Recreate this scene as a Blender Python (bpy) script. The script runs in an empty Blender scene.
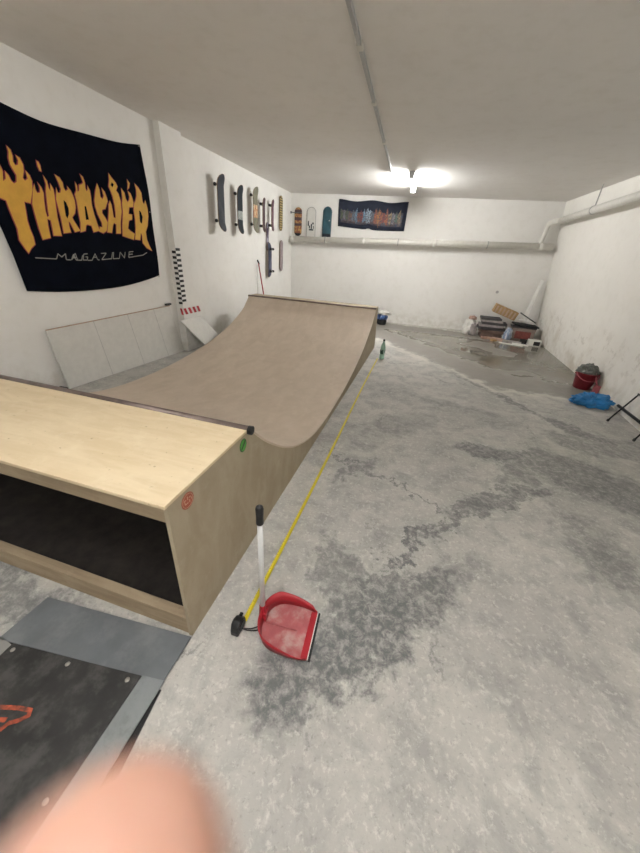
import bpy, bmesh, math, random
from mathutils import Vector, Matrix, noise
from mathutils.geometry import delaunay_2d_cdt
rnd = random.Random(7)
S = bpy.context.scene
COL = S.collection
PI = math.pi
R = math.radians

# ------------------------------------------------------------------ measured outlines (metres, on the left wall: y, z)
LETTERS=[([(2.5892, 2.086), (2.5953, 2.043), (2.5813, 1.9729), (2.6066, 1.9943), (2.6153, 2.0467), (2.6338, 2.0219), (2.6439, 1.9893), (2.6648, 1.9695), (2.6893, 1.9853), (2.7003, 2.0339), (2.6854, 2.0657), (2.6697, 2.1022), (2.6696, 2.1466), (2.683, 2.1934), (2.6785, 2.2302), (2.7, 2.2082), (2.7048, 2.1708), (2.6972, 2.1302), (2.7095, 2.1045), (2.7322, 2.1147), (2.7434, 2.1454), (2.7334, 2.1803), (2.7597, 2.1658), (2.7748, 2.1233), (2.7685, 2.0757), (2.7477, 2.0249), (2.7632, 2.0062), (2.7896, 2.0263), (2.7847, 2.0846), (2.8112, 2.054), (2.8216, 2.0137), (2.8134, 1.9512), (2.7717, 1.839), (2.7191, 1.8448), (2.7143, 1.7751), (2.7076, 1.6974), (2.7119, 1.632), (2.7238, 1.5655), (2.7225, 1.5035), (2.675, 1.4672), (2.641, 1.4248), (2.617, 1.4724), (2.5902, 1.5318), (2.6018, 1.624), (2.5884, 1.6992), (2.5754, 1.7719), (2.5667, 1.8334), (2.5198, 1.8483), (2.4392, 1.8655), (2.4788, 1.9665), (2.5238, 2.0295), (2.5194, 1.9735), (2.5565, 2.0246)], []), ([(2.8381, 1.9945), (2.8377, 1.9549), (2.85, 1.9292), (2.8771, 1.9358), (2.8844, 1.9747), (2.8722, 2.0125), (2.897, 1.9766), (2.908, 1.9378), (2.8992, 1.8747), (2.8924, 1.795), (2.8976, 1.7418), (2.9168, 1.7546), (2.9184, 1.7979), (2.9265, 1.8783), (2.9344, 1.9506), (2.95, 2.0104), (2.9385, 2.0771), (2.9617, 2.0376), (2.9674, 1.9877), (2.9811, 1.9615), (2.9924, 2.0237), (3.0135, 1.982), (3.013, 1.9295), (3.0055, 1.8483), (2.9959, 1.7514), (2.9983, 1.5909), (2.9182, 1.5877), (2.924, 1.6755), (2.9239, 1.7198), (2.894, 1.7279), (2.8862, 1.6725), (2.8835, 1.5672), (2.8062, 1.5463), (2.7959, 1.6381), (2.7896, 1.7575), (2.785, 1.8343), (2.8164, 1.9516)], []), ([(3.0473, 2.0003), (3.0532, 1.9591), (3.0808, 1.9632), (3.0954, 1.9946), (3.0832, 2.0452), (3.0578, 2.105), (3.1021, 2.0874), (3.1267, 2.0525), (3.1269, 2.0128), (3.1442, 1.986), (3.1753, 2.007), (3.1725, 2.0308), (3.2028, 1.9976), (3.2183, 1.9585), (3.2266, 1.9177), (3.2201, 1.8601), (3.1983, 1.8074), (3.1559, 1.767), (3.1636, 1.7388), (3.2172, 1.6509), (3.1515, 1.6344), (3.1213, 1.7132), (3.1049, 1.7262), (3.0995, 1.675), (3.1062, 1.6284), (3.027, 1.6159), (3.0321, 1.7409), (3.0274, 1.8237), (3.0229, 1.9043)], [[(3.1008, 1.908), (3.124, 1.8905), (3.1369, 1.8433), (3.1282, 1.7929), (3.1001, 1.7502), (3.0886, 1.7746), (3.0921, 1.8311)]]), ([(2.902, 2.1785), (2.9187, 2.1701), (2.9275, 2.148), (2.9281, 2.1058), (2.9126, 2.1089), (2.9041, 2.1374)], []), ([(3.2728, 2.0838), (3.288, 2.0538), (3.2822, 2.0002), (3.3037, 2.0167), (3.3152, 2.0647), (3.35, 2.077), (3.3682, 2.0933), (3.3614, 2.125), (3.3452, 2.1611), (3.3739, 2.1403), (3.387, 2.0964), (3.3832, 2.049), (3.3919, 2.0233), (3.4105, 2.0397), (3.4148, 2.0742), (3.4321, 2.0362), (3.4327, 1.9811), (3.4243, 1.9028), (3.4321, 1.8175), (3.4474, 1.7454), (3.4666, 1.6686), (3.3822, 1.6477), (3.3709, 1.7094), (3.3212, 1.7171), (3.3001, 1.7067), (3.2809, 1.6557), (3.2177, 1.6369), (3.2408, 1.7276), (3.2427, 1.8119), (3.2498, 1.9086), (3.2448, 1.9748), (3.271, 2.0117)], [[(3.3317, 1.8831), (3.3507, 1.8854), (3.3526, 1.7634), (3.3142, 1.7598)]]), ([(3.536, 2.1144), (3.5536, 2.0616), (3.5513, 1.9976), (3.5749, 1.9764), (3.5967, 2.0111), (3.5858, 2.0807), (3.6154, 2.0497), (3.6296, 2.0013), (3.6353, 1.9699), (3.5889, 1.8904), (3.5448, 1.8765), (3.5375, 1.8432), (3.5696, 1.8016), (3.5918, 1.7579), (3.5635, 1.6753), (3.5133, 1.647), (3.457, 1.6618), (3.4789, 1.706), (3.5108, 1.7023), (3.5146, 1.7482), (3.4805, 1.8225), (3.4668, 1.8936), (3.47, 1.9511), (3.5016, 2.0398)], []), ([(3.703, 2.2337), (3.737, 2.1977), (3.7831, 2.1626), (3.8, 2.1289), (3.7716, 2.0877), (3.797, 2.0618), (3.8125, 1.9961), (3.8061, 1.8874), (3.7713, 1.7734), (3.7597, 1.6594), (3.6948, 1.6554), (3.7074, 1.749), (3.6769, 1.7621), (3.6568, 1.7291), (3.6331, 1.6578), (3.5687, 1.66), (3.5982, 1.7585), (3.6302, 1.8681), (3.6429, 1.9369), (3.6656, 1.9739), (3.6778, 1.9412), (3.6807, 1.8737), (3.6837, 1.8157), (3.7094, 1.8119), (3.7187, 1.8778), (3.72, 1.9464), (3.7164, 1.9909), (3.7112, 2.0273), (3.6988, 2.0694), (3.6802, 2.1098), (3.6995, 2.1699)], [[(3.7284, 2.1577), (3.7553, 2.1435), (3.7286, 2.1088), (3.7095, 2.1288)]]), ([(3.8522, 2.1223), (3.8897, 2.0829), (3.896, 2.0226), (3.9185, 1.9945), (3.9502, 2.0221), (3.9615, 2.0548), (3.9488, 2.11), (3.9852, 2.0892), (4.003, 2.0449), (4.0101, 2.0062), (3.998, 1.9568), (3.9302, 1.9456), (3.9065, 1.8743), (3.9618, 1.872), (3.952, 1.822), (3.9001, 1.8058), (3.8735, 1.7199), (3.9073, 1.694), (3.9699, 1.6692), (3.947, 1.6027), (3.7826, 1.6345), (3.7929, 1.7431), (3.8249, 1.8894), (3.8294, 1.9677), (3.8493, 2.0316)], []), ([(4.081, 2.2046), (4.1362, 2.1667), (4.1691, 2.124), (4.1705, 2.035), (4.194, 2.005), (4.2243, 2.0536), (4.2466, 1.9694), (4.2476, 1.8841), (4.2172, 1.7769), (4.1681, 1.7028), (4.1712, 1.6137), (4.1963, 1.551), (4.2356, 1.4833), (4.1485, 1.5181), (4.0904, 1.574), (4.0933, 1.6629), (4.0768, 1.6881), (4.0507, 1.6042), (3.9682, 1.6072), (3.9984, 1.7257), (4.0052, 1.8269), (3.9991, 1.9247), (4.0196, 1.9915), (4.0515, 2.0276), (4.0815, 2.0795), (4.0915, 2.1441)], [[(4.0887, 1.9314), (4.1198, 1.9183), (4.1414, 1.8651), (4.1168, 1.7896), (4.0853, 1.8039)]]), ([(3.967, 2.2232), (3.9983, 2.1909), (3.9747, 2.1445), (3.9465, 2.1219), (3.9697, 2.1786)], [])]
STROKES=[[(2.6919, 1.3873), (2.8995, 1.3785), (2.9235, 1.4269), (2.9559, 1.3971), (3.0023, 1.4283), (2.9996, 1.3728), (3.048, 1.3699)], [(3.0598, 1.3731), (3.1094, 1.4334), (3.1237, 1.3733)], [(3.0762, 1.3952), (3.1213, 1.3956)], [(3.0547, 1.3691), (3.089, 1.4247), (3.1081, 1.3693), (3.1696, 1.3664), (3.1921, 1.4157)], [(3.0667, 1.3901), (3.104, 1.3904)], [(3.2562, 1.4321), (3.208, 1.4282), (3.1889, 1.3695), (3.2382, 1.3697), (3.253, 1.401), (3.2262, 1.4007)], [(3.2452, 1.3666), (3.2998, 1.3667), (3.3544, 1.4338), (3.3776, 1.3734), (3.4015, 1.3702)], [(3.3227, 1.3986), (3.3669, 1.399)], [(3.437, 1.4385), (3.5119, 1.4431), (3.4334, 1.3736), (3.5761, 1.3842), (3.6027, 1.4482)], [(3.6027, 1.4482), (3.6214, 1.4519), (3.5985, 1.3844), (3.6911, 1.3884), (3.7166, 1.4573), (3.7679, 1.3924), (3.7913, 1.4623)], [(3.9139, 1.4685), (3.8503, 1.4636), (3.833, 1.4), (4.0644, 1.4316), (4.1386, 1.4625)], [(3.8398, 1.4353), (3.9008, 1.4399)]]
BANNER=[(2.7144, 2.5134), (3.0319, 2.4884), (3.4038, 2.5098), (3.869, 2.546), (4.2419, 2.6078), (4.2943, 2.2751), (4.3156, 1.9492), (4.3284, 1.5577), (4.3304, 1.177), (3.8035, 1.082), (3.2558, 1.0553), (2.8574, 1.0631), (2.5323, 1.0969), (2.4984, 1.4088), (2.4619, 1.6492)]
STAINS_SHADE=[([-0.021, 0.881], 0.352, 0.17, 0.816, 1.0), ([0.131, 1.132], 0.46, 0.15, 0.682, 0.9), ([-0.114, 1.222], 0.246, 0.12, -0.951, 0.7), ([-0.112, 0.712], 0.098, 0.09, 1.144, 0.8), ([0.257, 1.566], 0.288, 0.035, 0.834, 0.95), ([0.522, 1.917], 0.335, 0.05, 1.035, 0.8), ([0.953, 2.321], 0.488, 0.09, 0.66, 0.8), ([0.245, 2.12], 0.255, 0.02, 2.582, 0.8), ([-0.203, 2.349], 0.313, 0.025, 2.709, 0.8), ([0.973, 3.025], 0.273, 0.12, 0.036, 0.85), ([-0.234, 2.281], 0.206, 0.1, 0.948, 0.7), ([1.808, 2.818], 0.28, 0.35, -0.47, 0.75), ([1.47, 1.904], 0.231, 0.12, -1.17, 0.65), ([2.208, 3.646], 0.321, 0.25, -0.012, 0.6), ([1.254, 2.916], 0.437, 0.12, 0.893, 0.6), ([1.439, 2.016], 0.219, 0.2, -1.495, 0.45), ([2.023, 3.958], 0.267, 0.12, -0.709, 0.75), ([1.547, 4.609], 0.497, 0.07, -1.032, 0.8), ([0.8, 5.664], 0.938, 0.08, -1.02, 0.7), ([0.446, 1.435], 0.295, 0.1, 0.662, 0.4), ([-0.112, 3.1], 0.591, 0.25, 0.763, 0.35), ([0.838, 4.035], 0.423, 0.2, -0.352, 0.35), ([-1.75, 0.64], 0.45, 0.12, 0.0, 0.75), ([-2.6, 0.5], 0.6, 0.3, 0.0, 0.35)]  # last blobs mix dirt with a painted shadow in front of the ramp

# ------------------------------------------------------------------ materials
def rgb(h):
    h = h.lstrip('#'); v = [int(h[i:i+2], 16) / 255 for i in (0, 2, 4)]
    return tuple(c / 12.92 if c <= .04045 else ((c + .055) / 1.055) ** 2.4 for c in v) + (1,)

class NT:
    def __init__(s, name):
        s.m = bpy.data.materials.new(name); s.m.use_nodes = True
        s.t = s.m.node_tree; s.b = s.t.nodes['Principled BSDF']
    def n(s, kind, **kw):
        nd = s.t.nodes.new(kind)
        for k, v in kw.items():
            if k in nd.inputs.keys() if isinstance(k, str) else False: nd.inputs[k].default_value = v
            else: setattr(nd, k, v)
        return nd
    def link(s, a, b): s.t.links.new(a, b)
    def set(s, sock, v):
        if hasattr(v, 'is_linked') or hasattr(v, 'links'): s.link(v, sock)
        else: sock.default_value = v
    def math(s, op, a, b=0.0, c=None, clamp=False):
        nd = s.t.nodes.new('ShaderNodeMath'); nd.operation = op; nd.use_clamp = clamp
        s.set(nd.inputs[0], a); s.set(nd.inputs[1], b)
        if c is not None: s.set(nd.inputs[2], c)
        return nd.outputs[0]
    def mix(s, f, a, b, blend='MIX'):
        nd = s.t.nodes.new('ShaderNodeMix'); nd.data_type = 'RGBA'; nd.blend_type = blend
        s.set(nd.inputs[0], f); s.set(nd.inputs[6], a); s.set(nd.inputs[7], b)
        return nd.outputs[2]
    def coord(s):
        return s.t.nodes.new('ShaderNodeTexCoord').outputs['Object']
    def noise(s, scale, detail=4, rough=.55, vec=None, dist=0.0, out='Fac'):
        nd = s.t.nodes.new('ShaderNodeTexNoise')
        nd.inputs['Scale'].default_value = scale; nd.inputs['Detail'].default_value = detail
        nd.inputs['Roughness'].default_value = rough; nd.inputs['Distortion'].default_value = dist
        if vec is not None: s.link(vec, nd.inputs['Vector'])
        return nd.outputs[out]
    def mapping(s, vec, scale=(1, 1, 1), rot=(0, 0, 0), loc=(0, 0, 0), kind='POINT'):
        nd = s.t.nodes.new('ShaderNodeMapping'); nd.vector_type = kind
        s.link(vec, nd.inputs['Vector'])
        nd.inputs['Location'].default_value = loc; nd.inputs['Rotation'].default_value = rot
        nd.inputs['Scale'].default_value = scale
        return nd.outputs[0]
    def ramp(s, fac, lo, hi, a=0.0, b=1.0):
        nd = s.t.nodes.new('ShaderNodeMapRange'); nd.interpolation_type = 'SMOOTHSTEP'
        s.link(fac, nd.inputs[0])
        for i, v in enumerate((lo, hi, a, b)): nd.inputs[i + 1].default_value = v
        return nd.outputs[0]
    def bump(s, h, strength=.2, dist=.01):
        nd = s.t.nodes.new('ShaderNodeBump'); nd.inputs['Strength'].default_value = strength
        nd.inputs['Distance'].default_value = dist
        s.link(h, nd.inputs['Height']); s.link(nd.outputs[0], s.b.inputs['Normal'])

def mat(name, col, rough=.6, metal=0, var=.12, scale=14, bump=.08, spec=.5, dirt=None, dirt_scale=5, dirt_amt=.5, **kw):
    t = NT(name); c = rgb(col) if isinstance(col, str) else col
    v = t.coord()
    n = t.noise(scale, 5, .6, v)
    dark = tuple(x * (1 - var) for x in c[:3]) + (1,); lite = tuple(min(1, x * (1 + var)) for x in c[:3]) + (1,)
    base = t.mix(t.ramp(n, .3, .7), dark, lite)
    if dirt:
        base = t.mix(t.math('MULTIPLY', t.ramp(t.noise(dirt_scale, 6, .65, v), .45, .7), dirt_amt), base, rgb(dirt))
    t.link(base, t.b.inputs['Base Color'])
    t.b.inputs['Roughness'].default_value = rough; t.b.inputs['Metallic'].default_value = metal
    t.b.inputs['Specular IOR Level'].default_value = spec
    for k, x in kw.items(): t.b.inputs[k.replace('_', ' ')].default_value = x
    if bump: t.bump(n, bump, .004)
    return t.m

def wall_material(name, col, peel=False):
    t = NT(name); v = t.coord()
    big = t.noise(.9, 3, .5, v); fine = t.noise(45, 4, .6, v); mid = t.noise(7, 5, .6, v)
    c = rgb(col); base = t.mix(t.ramp(big, .3, .7), c, tuple(x * .955 for x in c[:3]) + (1,))
    base = t.mix(t.math('MULTIPLY', t.ramp(mid, .45, .75), .15), base, rgb('#c9c4b8'))
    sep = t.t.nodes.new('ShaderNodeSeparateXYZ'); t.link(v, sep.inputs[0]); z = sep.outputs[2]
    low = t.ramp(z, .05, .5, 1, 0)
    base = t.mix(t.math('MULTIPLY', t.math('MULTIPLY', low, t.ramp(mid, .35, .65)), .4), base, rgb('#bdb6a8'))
    if peel:                                                 # flaked paint and damp marks along the lower wall
        band = t.math('MULTIPLY', t.ramp(z, .2, .5), t.ramp(z, .62, .95, 1, 0))
        sp = t.ramp(t.noise(5.5, 7, .7, v, .4), .53, .62)
        base = t.mix(t.math('MULTIPLY', t.math('MULTIPLY', band, sp), .30), base, rgb('#9a8f80'))
        damp = t.ramp(t.noise(2.4, 4, .5, v, .3), .5, .68)
        base = t.mix(t.math('MULTIPLY', t.math('MULTIPLY', t.ramp(z, .1, .9, 1, 0), damp), .5), base, rgb('#b5a995'))
    t.link(base, t.b.inputs['Base Color']); t.b.inputs['Roughness'].default_value = .85
    t.b.inputs['Specular IOR Level'].default_value = .25
    t.bump(t.math('ADD', t.math('MULTIPLY', fine, .4), mid), .18, .006)
    return t.m

def floor_material():
    t = NT('worn concrete'); v = t.coord()
    base = t.mix(t.ramp(t.noise(1.3, 5, .6, v), .3, .7), rgb('#a8a5a0'), rgb('#bcb9b2'))
    base = t.mix(t.math('MULTIPLY', t.ramp(t.noise(5, 7, .68, v, .3), .42, .66), .55), base, rgb('#848482'))
    base = t.mix(t.math('MULTIPLY', t.ramp(t.noise(11, 6, .7, v, .5), .55, .72), .7), base, rgb('#cbc9c3'))
    base = t.mix(t.math('MULTIPLY', t.ramp(t.noise(34, 6, .75, v, .3), .52, .66), .5), base, rgb('#d8d5cd'))
    base = t.mix(t.math('MULTIPLY', t.ramp(t.noise(52, 5, .75, v, .2), .54, .68), .45), base, rgb('#7c7b78'))
    # warped coordinates so that stains and painted shade get ragged borders
    w1 = t.noise(3.2, 6, .65, v, 0, 'Color'); w2 = t.noise(15, 5, .7, v, 0, 'Color')
    def vm(op, a, b):
        nd = t.t.nodes.new('ShaderNodeVectorMath'); nd.operation = op; t.set(nd.inputs[0], a); t.set(nd.inputs[1], b); return nd.outputs[0]
    a = vm('MULTIPLY', vm('SUBTRACT', w1, (.5, .5, .5)), (.55, .55, 0))
    b = vm('MULTIPLY', vm('SUBTRACT', w2, (.5, .5, .5)), (.30, .30, 0))
    P = vm('ADD', vm('ADD', v, a), b)
    acc = None
    for (c, hl, hw, ang, s) in STAINS_SHADE:
        q = t.mapping(P, (hl + hw, hw, 1), (0, 0, ang), (c[0], c[1], 0), 'TEXTURE')
        ln = t.t.nodes.new('ShaderNodeVectorMath'); ln.operation = 'LENGTH'; t.link(q, ln.inputs[0])
        m = t.ramp(ln.outputs['Value'], .72, 1.18, s, 0)
        acc = m if acc is None else t.math('MAXIMUM', acc, m)
    grit = t.ramp(t.noise(20, 7, .8, v, .4), .36, .58, .3, 1)
    base = t.mix(t.math('MULTIPLY', t.math('MULTIPLY', acc, grit), .82), base, rgb('#4f5254'))
    # fine hairline cracks
    vo = t.t.nodes.new('ShaderNodeTexVoronoi'); vo.feature = 'DISTANCE_TO_EDGE'; vo.inputs['Scale'].default_value = .55
    t.link(P, vo.inputs['Vector'])
    cr = t.math('MULTIPLY', t.ramp(vo.outputs['Distance'], .0, .012, 1, 0), t.ramp(t.noise(1.1, 2, .5, v), .5, .6))
    base = t.mix(t.math('MULTIPLY', cr, .5), base, rgb('#5f605e'))
    # shallow standing water at the far end
    sp = t.t.nodes.new('ShaderNodeSeparateXYZ'); t.link(vm('ADD', v, vm('MULTIPLY', a, (1.3, 1.3, 0))), sp.inputs[0])
    X, Y = sp.outputs[0], sp.outputs[1]
    d = t.math('SUBTRACT', t.math('ADD', t.math('MULTIPLY', X, .76), t.math('MULTIPLY', Y, .65)), 4.41)
    d = t.math('MINIMUM', d, t.math('SUBTRACT', Y, 5.1))
    d = t.math('MINIMUM', d, t.math('SUBTRACT', 9.5, Y))
    damp = t.ramp(d, -.05, .12)
    base = t.mix(t.math('MULTIPLY', damp, .8), base, rgb('#78736a'))
    rim = t.math('MULTIPLY', t.ramp(d, -.22, -.08), t.ramp(d, -.05, .02, 1, 0))
    base = t.mix(t.math('MULTIPLY', rim, .5), base, rgb('#d6d2c8'))
    pool = t.math('MULTIPLY', t.ramp(d, .5, 1.1), t.ramp(t.noise(.8, 2, .5, v), .30, .52))
    base = t.mix(t.math('MULTIPLY', pool, .5), base, rgb('#625c4d'))
    t.link(base, t.b.inputs['Base Color'])
    r = t.math('SUBTRACT', .8, t.math('MULTIPLY', damp, .32)); r = t.math('SUBTRACT', r, t.math('MULTIPLY', pool, .44))
    t.link(r, t.b.inputs['Roughness'])
    h = t.math('MULTIPLY', t.math('ADD', t.noise(30, 5, .65, v), t.noise(6, 4, .6, v)), t.math('SUBTRACT', 1, pool))
    t.bump(h, .28, .006)
    return t.m

def ply_material(name, a, b, c, rough=.55, stretch=(1, 6, 1), bump=.05, speck=.5):
    t = NT(name); v = t.coord()
    g = t.noise(3.2, 5, .6, t.mapping(v, stretch), .6)
    base = t.mix(t.ramp(g, .3, .7), rgb(a), rgb(b))
    base = t.mix(t.math('MULTIPLY', t.ramp(t.noise(9, 6, .7, v, .3), .5, .72), .45), base, rgb(c))
    base = t.mix(t.math('MULTIPLY', t.ramp(t.noise(38, 3, .6, v), .66, .74), speck), base, rgb('#6a5740'))
    t.link(base, t.b.inputs['Base Color']); t.b.inputs['Roughness'].default_value = rough
    t.b.inputs['Specular IOR Level'].default_value = .3
    t.bump(g, bump, .003)
    return t.m

def stripe_material(name, cols, scale, rot=(0, 0, 0)):
    t = NT(name); v = t.mapping(t.coord(), (scale, scale, scale), rot)
    sep = t.t.nodes.new('ShaderNodeSeparateXYZ'); t.link(v, sep.inputs[0])
    f = t.math('FRACT', sep.outputs[2]); base = t.mix(t.math('GREATER_THAN', f, .5), rgb(cols[0]), rgb(cols[1]))
    t.link(base, t.b.inputs['Base Color']); t.b.inputs['Roughness'].default_value = .6
    return t.m

def graphic_material(name, cols, scale=5, stretch=(1, 1, .4)):
    t = NT(name); v = t.mapping(t.coord(), stretch)
    n = t.noise(scale, 4, .7, v, 1.0)
    base = rgb(cols[0]); k = len(cols)
    for i, c in enumerate(cols[1:]):
        lo = .38 + .24 * i / max(1, k - 1); base = t.mix(t.ramp(n, lo, lo + .03), base, rgb(c))
    t.link(base, t.b.inputs['Base Color']); t.b.inputs['Roughness'].default_value = .5
    return t.m

M = {}
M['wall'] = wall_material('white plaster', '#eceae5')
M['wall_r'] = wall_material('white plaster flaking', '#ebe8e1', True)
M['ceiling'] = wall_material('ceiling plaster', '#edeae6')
M['floor'] = floor_material()
M['deck'] = ply_material('pale plywood', '#d8c6a6', '#cdb997', '#dfd0b3', .6, (1, 5, 1), .05, .5)
M['side'] = ply_material('side panel plywood', '#ab9e88', '#9f917b', '#b3a792', .7, (2.5, 2.5, 1), .05, .25)
M['skin'] = ply_material('riding surface board', '#cdbdab', '#c3b3a0', '#d6c8b8', .62, (2.0, 1, 1), .03, .12)
M['lumber'] = ply_material('sawn lumber', '#a4937a', '#928069', '#b0a089', .75, (1, 9, 9), .12, .3)
M['edge'] = mat('plywood edge', '#8a7459', .8)
M['backing'] = mat('added dark sheet', '#2b2623', .85, var=.3, dirt='#443d37', dirt_scale=4)
M['steel'] = mat('dull steel pipe', '#7b6c66', .45, .55, dirt='#4c423c', dirt_amt=.6)
M['black'] = mat('black plastic', '#121214', .4)
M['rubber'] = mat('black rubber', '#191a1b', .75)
M['matblack'] = mat('scuffed black sheet', '#2d2c2b', .55, var=.35, scale=6, dirt='#5a5855', dirt_scale=12, dirt_amt=.5)
M['grey_sheet'] = mat('grey laminate sheet', '#696d70', .38, var=.12, scale=5, dirt='#8b8d8c', dirt_scale=7, dirt_amt=.4)
M['grey_strip'] = mat('grey worn strip', '#85898a', .5, var=.12, scale=9, dirt='#5c605f', dirt_scale=18, dirt_amt=.5)
M['grey_pale'] = mat('pale grey sheet', '#8e8c88', .6, var=.1, dirt='#777570')
M['screw'] = mat('zinc washer', '#9b9890', .4, .5)
M['orange_paint'] = mat('orange paint', '#a84e32', .6, var=.4, scale=40, dirt='#4a332b', dirt_scale=30, dirt_amt=.9)
M['cloth'] = mat('black banner cloth', '#090d17', .95, var=.25, scale=6, spec=.08)
M['hem'] = mat('banner hem', '#15171f', .8)
M['flame'] = mat('yellow orange print', '#d6a441', .7, var=.08, scale=9, dirt='#cc9440', dirt_scale=7, dirt_amt=.4)
M['flame_edge'] = mat('crimson print', '#8d3040', .7)
M['print_grey'] = mat('grey print', '#8d8b84', .7)
M['pvc'] = mat('white pvc', '#d8d5cd', .45, var=.04, bump=.02)
M['pvc_grey'] = mat('grey pvc trunking', '#b4b5b5', .5, var=.06)
M['dark_metal'] = mat('dark metal', '#1f2022', .45, .6)
M['truck_metal'] = mat('cast truck metal', '#6c6d70', .4, .8)
M['wheel'] = mat('dark wheel urethane', '#2c2b2d', .5)
M['wheel_cream'] = mat('cream wheel urethane', '#b8b09a', .5)
M['red'] = mat('red plastic', '#a3202b', .38, var=.08, bump=.02)
M['red_dusty'] = mat('dusty red plastic', '#a65a5c', .75, var=.12, scale=20, dirt='#b39c95', dirt_scale=9, dirt_amt=.9)
M['white'] = mat('white painted board', '#d9d7d1', .6, var=.04)
M['white_tube'] = mat('white coated tube', '#c9c9c8', .35, var=.03, bump=.0)
M['yellow'] = mat('yellow tape blade', '#cdbb24', .5, var=.08, bump=0)
M['yellow_ticks'] = stripe_material('tape ticks', ('#1d1c10', '#d8c615'), 10)
M['tape_black'] = mat('black adhesive tape', '#151617', .5)
M['tape_white'] = mat('white adhesive tape', '#e2e0dc', .5, var=.02)
M['tape_red'] = mat('red adhesive tape', '#b5303a', .5)
M['cardboard'] = mat('cardboard', '#a98a5f', .85, var=.15, dirt='#7d6545')
M['cardboard_pink'] = mat('faded cardboard', '#a98678', .85, var=.2, dirt='#d0c0b0')
M['slab_dark'] = mat('dark slate board', '#3d3a3c', .7, var=.2)
M['slab_grey'] = mat('grey board', '#968e8c', .7, var=.2)
M['slab_brown'] = mat('brown board', '#6d5a50', .75, var=.2)
M['box_grey'] = mat('greyish box card', '#8b7e74', .8, var=.15)
M['box_red'] = mat('red printed panel', '#7d4038', .7, var=.2)
M['blue_bag'] = mat('blue plastic film', '#2f86c6', .32, var=.2, scale=5, bump=.2)
M['white_bag'] = mat('white plastic film', '#d5d2cc', .4, var=.1, bump=.2)
M['bluewhite'] = graphic_material('blue white print', ('#dfe3ea', '#4c6ea8', '#23345f'), 6)
M['clearbag'] = graphic_material('bluish film', ('#b4bcc8', '#7f8ea6', '#cdd0d4'), 9)
M['rag'] = mat('grey rag', '#6f716c', .9, var=.3, scale=25, bump=.4)
M['bucket'] = mat('dark red bucket plastic', '#7c1c2b', .45, var=.1, bump=.02)
M['pink'] = mat('pink plastic', '#b0606a', .5, var=.1)
M['skin_flesh'] = None
M['teal'] = mat('teal deck print', '#2f5560', .5, var=.25, scale=5)
t = NT('green bottle plastic'); t.b.inputs['Base Color'].default_value = rgb('#9fd0b4'); t.b.inputs['Roughness'].default_value = .08
t.b.inputs['Transmission Weight'].default_value = .45; t.b.inputs['IOR'].default_value = 1.2
t.link(t.mix(t.noise(8, 2, .5, t.coord()), rgb('#b4dcc6'), rgb('#c6e6d4')), t.b.inputs['Base Color']); M['bottle'] = t.m
t = NT('finger skin'); v = t.coord()
t.link(t.mix(t.noise(160, 4, .6, v), rgb('#a98070'), rgb('#b28a79')), t.b.inputs['Base Color'])
t.b.inputs['Subsurface Weight'].default_value = .25; t.b.inputs['Subsurface Radius'].default_value = (.006, .002, .001)
t.b.inputs['Subsurface Scale'].default_value = 1.0; t.b.inputs['Roughness'].default_value = .5; t.bump(t.noise(900, 2, .5, v), .2, .0004); M['flesh'] = t.m
M['nail'] = mat('fingernail', '#e8b9a4', .25, var=.03, bump=0)
t = NT('glowing lamp tube'); t.b.inputs['Base Color'].default_value = (.9, .9, .9, 1)
t.b.inputs['Emission Color'].default_value = (1, .995, .975, 1); t.b.inputs['Emission Strength'].default_value = 47; M['tube'] = t.m
M['tube_dim'] = t.m.copy(); M['tube_dim'].node_tree.nodes['Principled BSDF'].inputs['Emission Strength'].default_value = 25

# ------------------------------------------------------------------ object helpers
def link_mesh(name, verts, faces, m=None, parent=None, loc=(0, 0, 0), rot=(0, 0, 0), smooth=False, bevel=0, sub=0, solid=0):
    me = bpy.data.meshes.new(name); me.from_pydata([tuple(v) for v in verts], [], faces)
    bm = bmesh.new(); bm.from_mesh(me); bmesh.ops.recalc_face_normals(bm, faces=bm.faces); bm.to_mesh(me); bm.free()
    if smooth:
        for p in me.polygons: p.use_smooth = True
    o = bpy.data.objects.new(name, me); COL.objects.link(o)
    if m: me.materials.append(M[m] if isinstance(m, str) else m)
    o.parent = parent; o.location = loc; o.rotation_euler = rot
    if solid:
        s = o.modifiers.new('s', 'SOLIDIFY'); s.thickness = solid; s.offset = 0
    if sub:
        s = o.modifiers.new('s', 'SUBSURF'); s.levels = sub; s.render_levels = sub
    if bevel:
        b = o.modifiers.new('b', 'BEVEL'); b.width = bevel; b.segments = 2; b.limit_method = 'ANGLE'; b.angle_limit = R(40)
    return o

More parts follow.
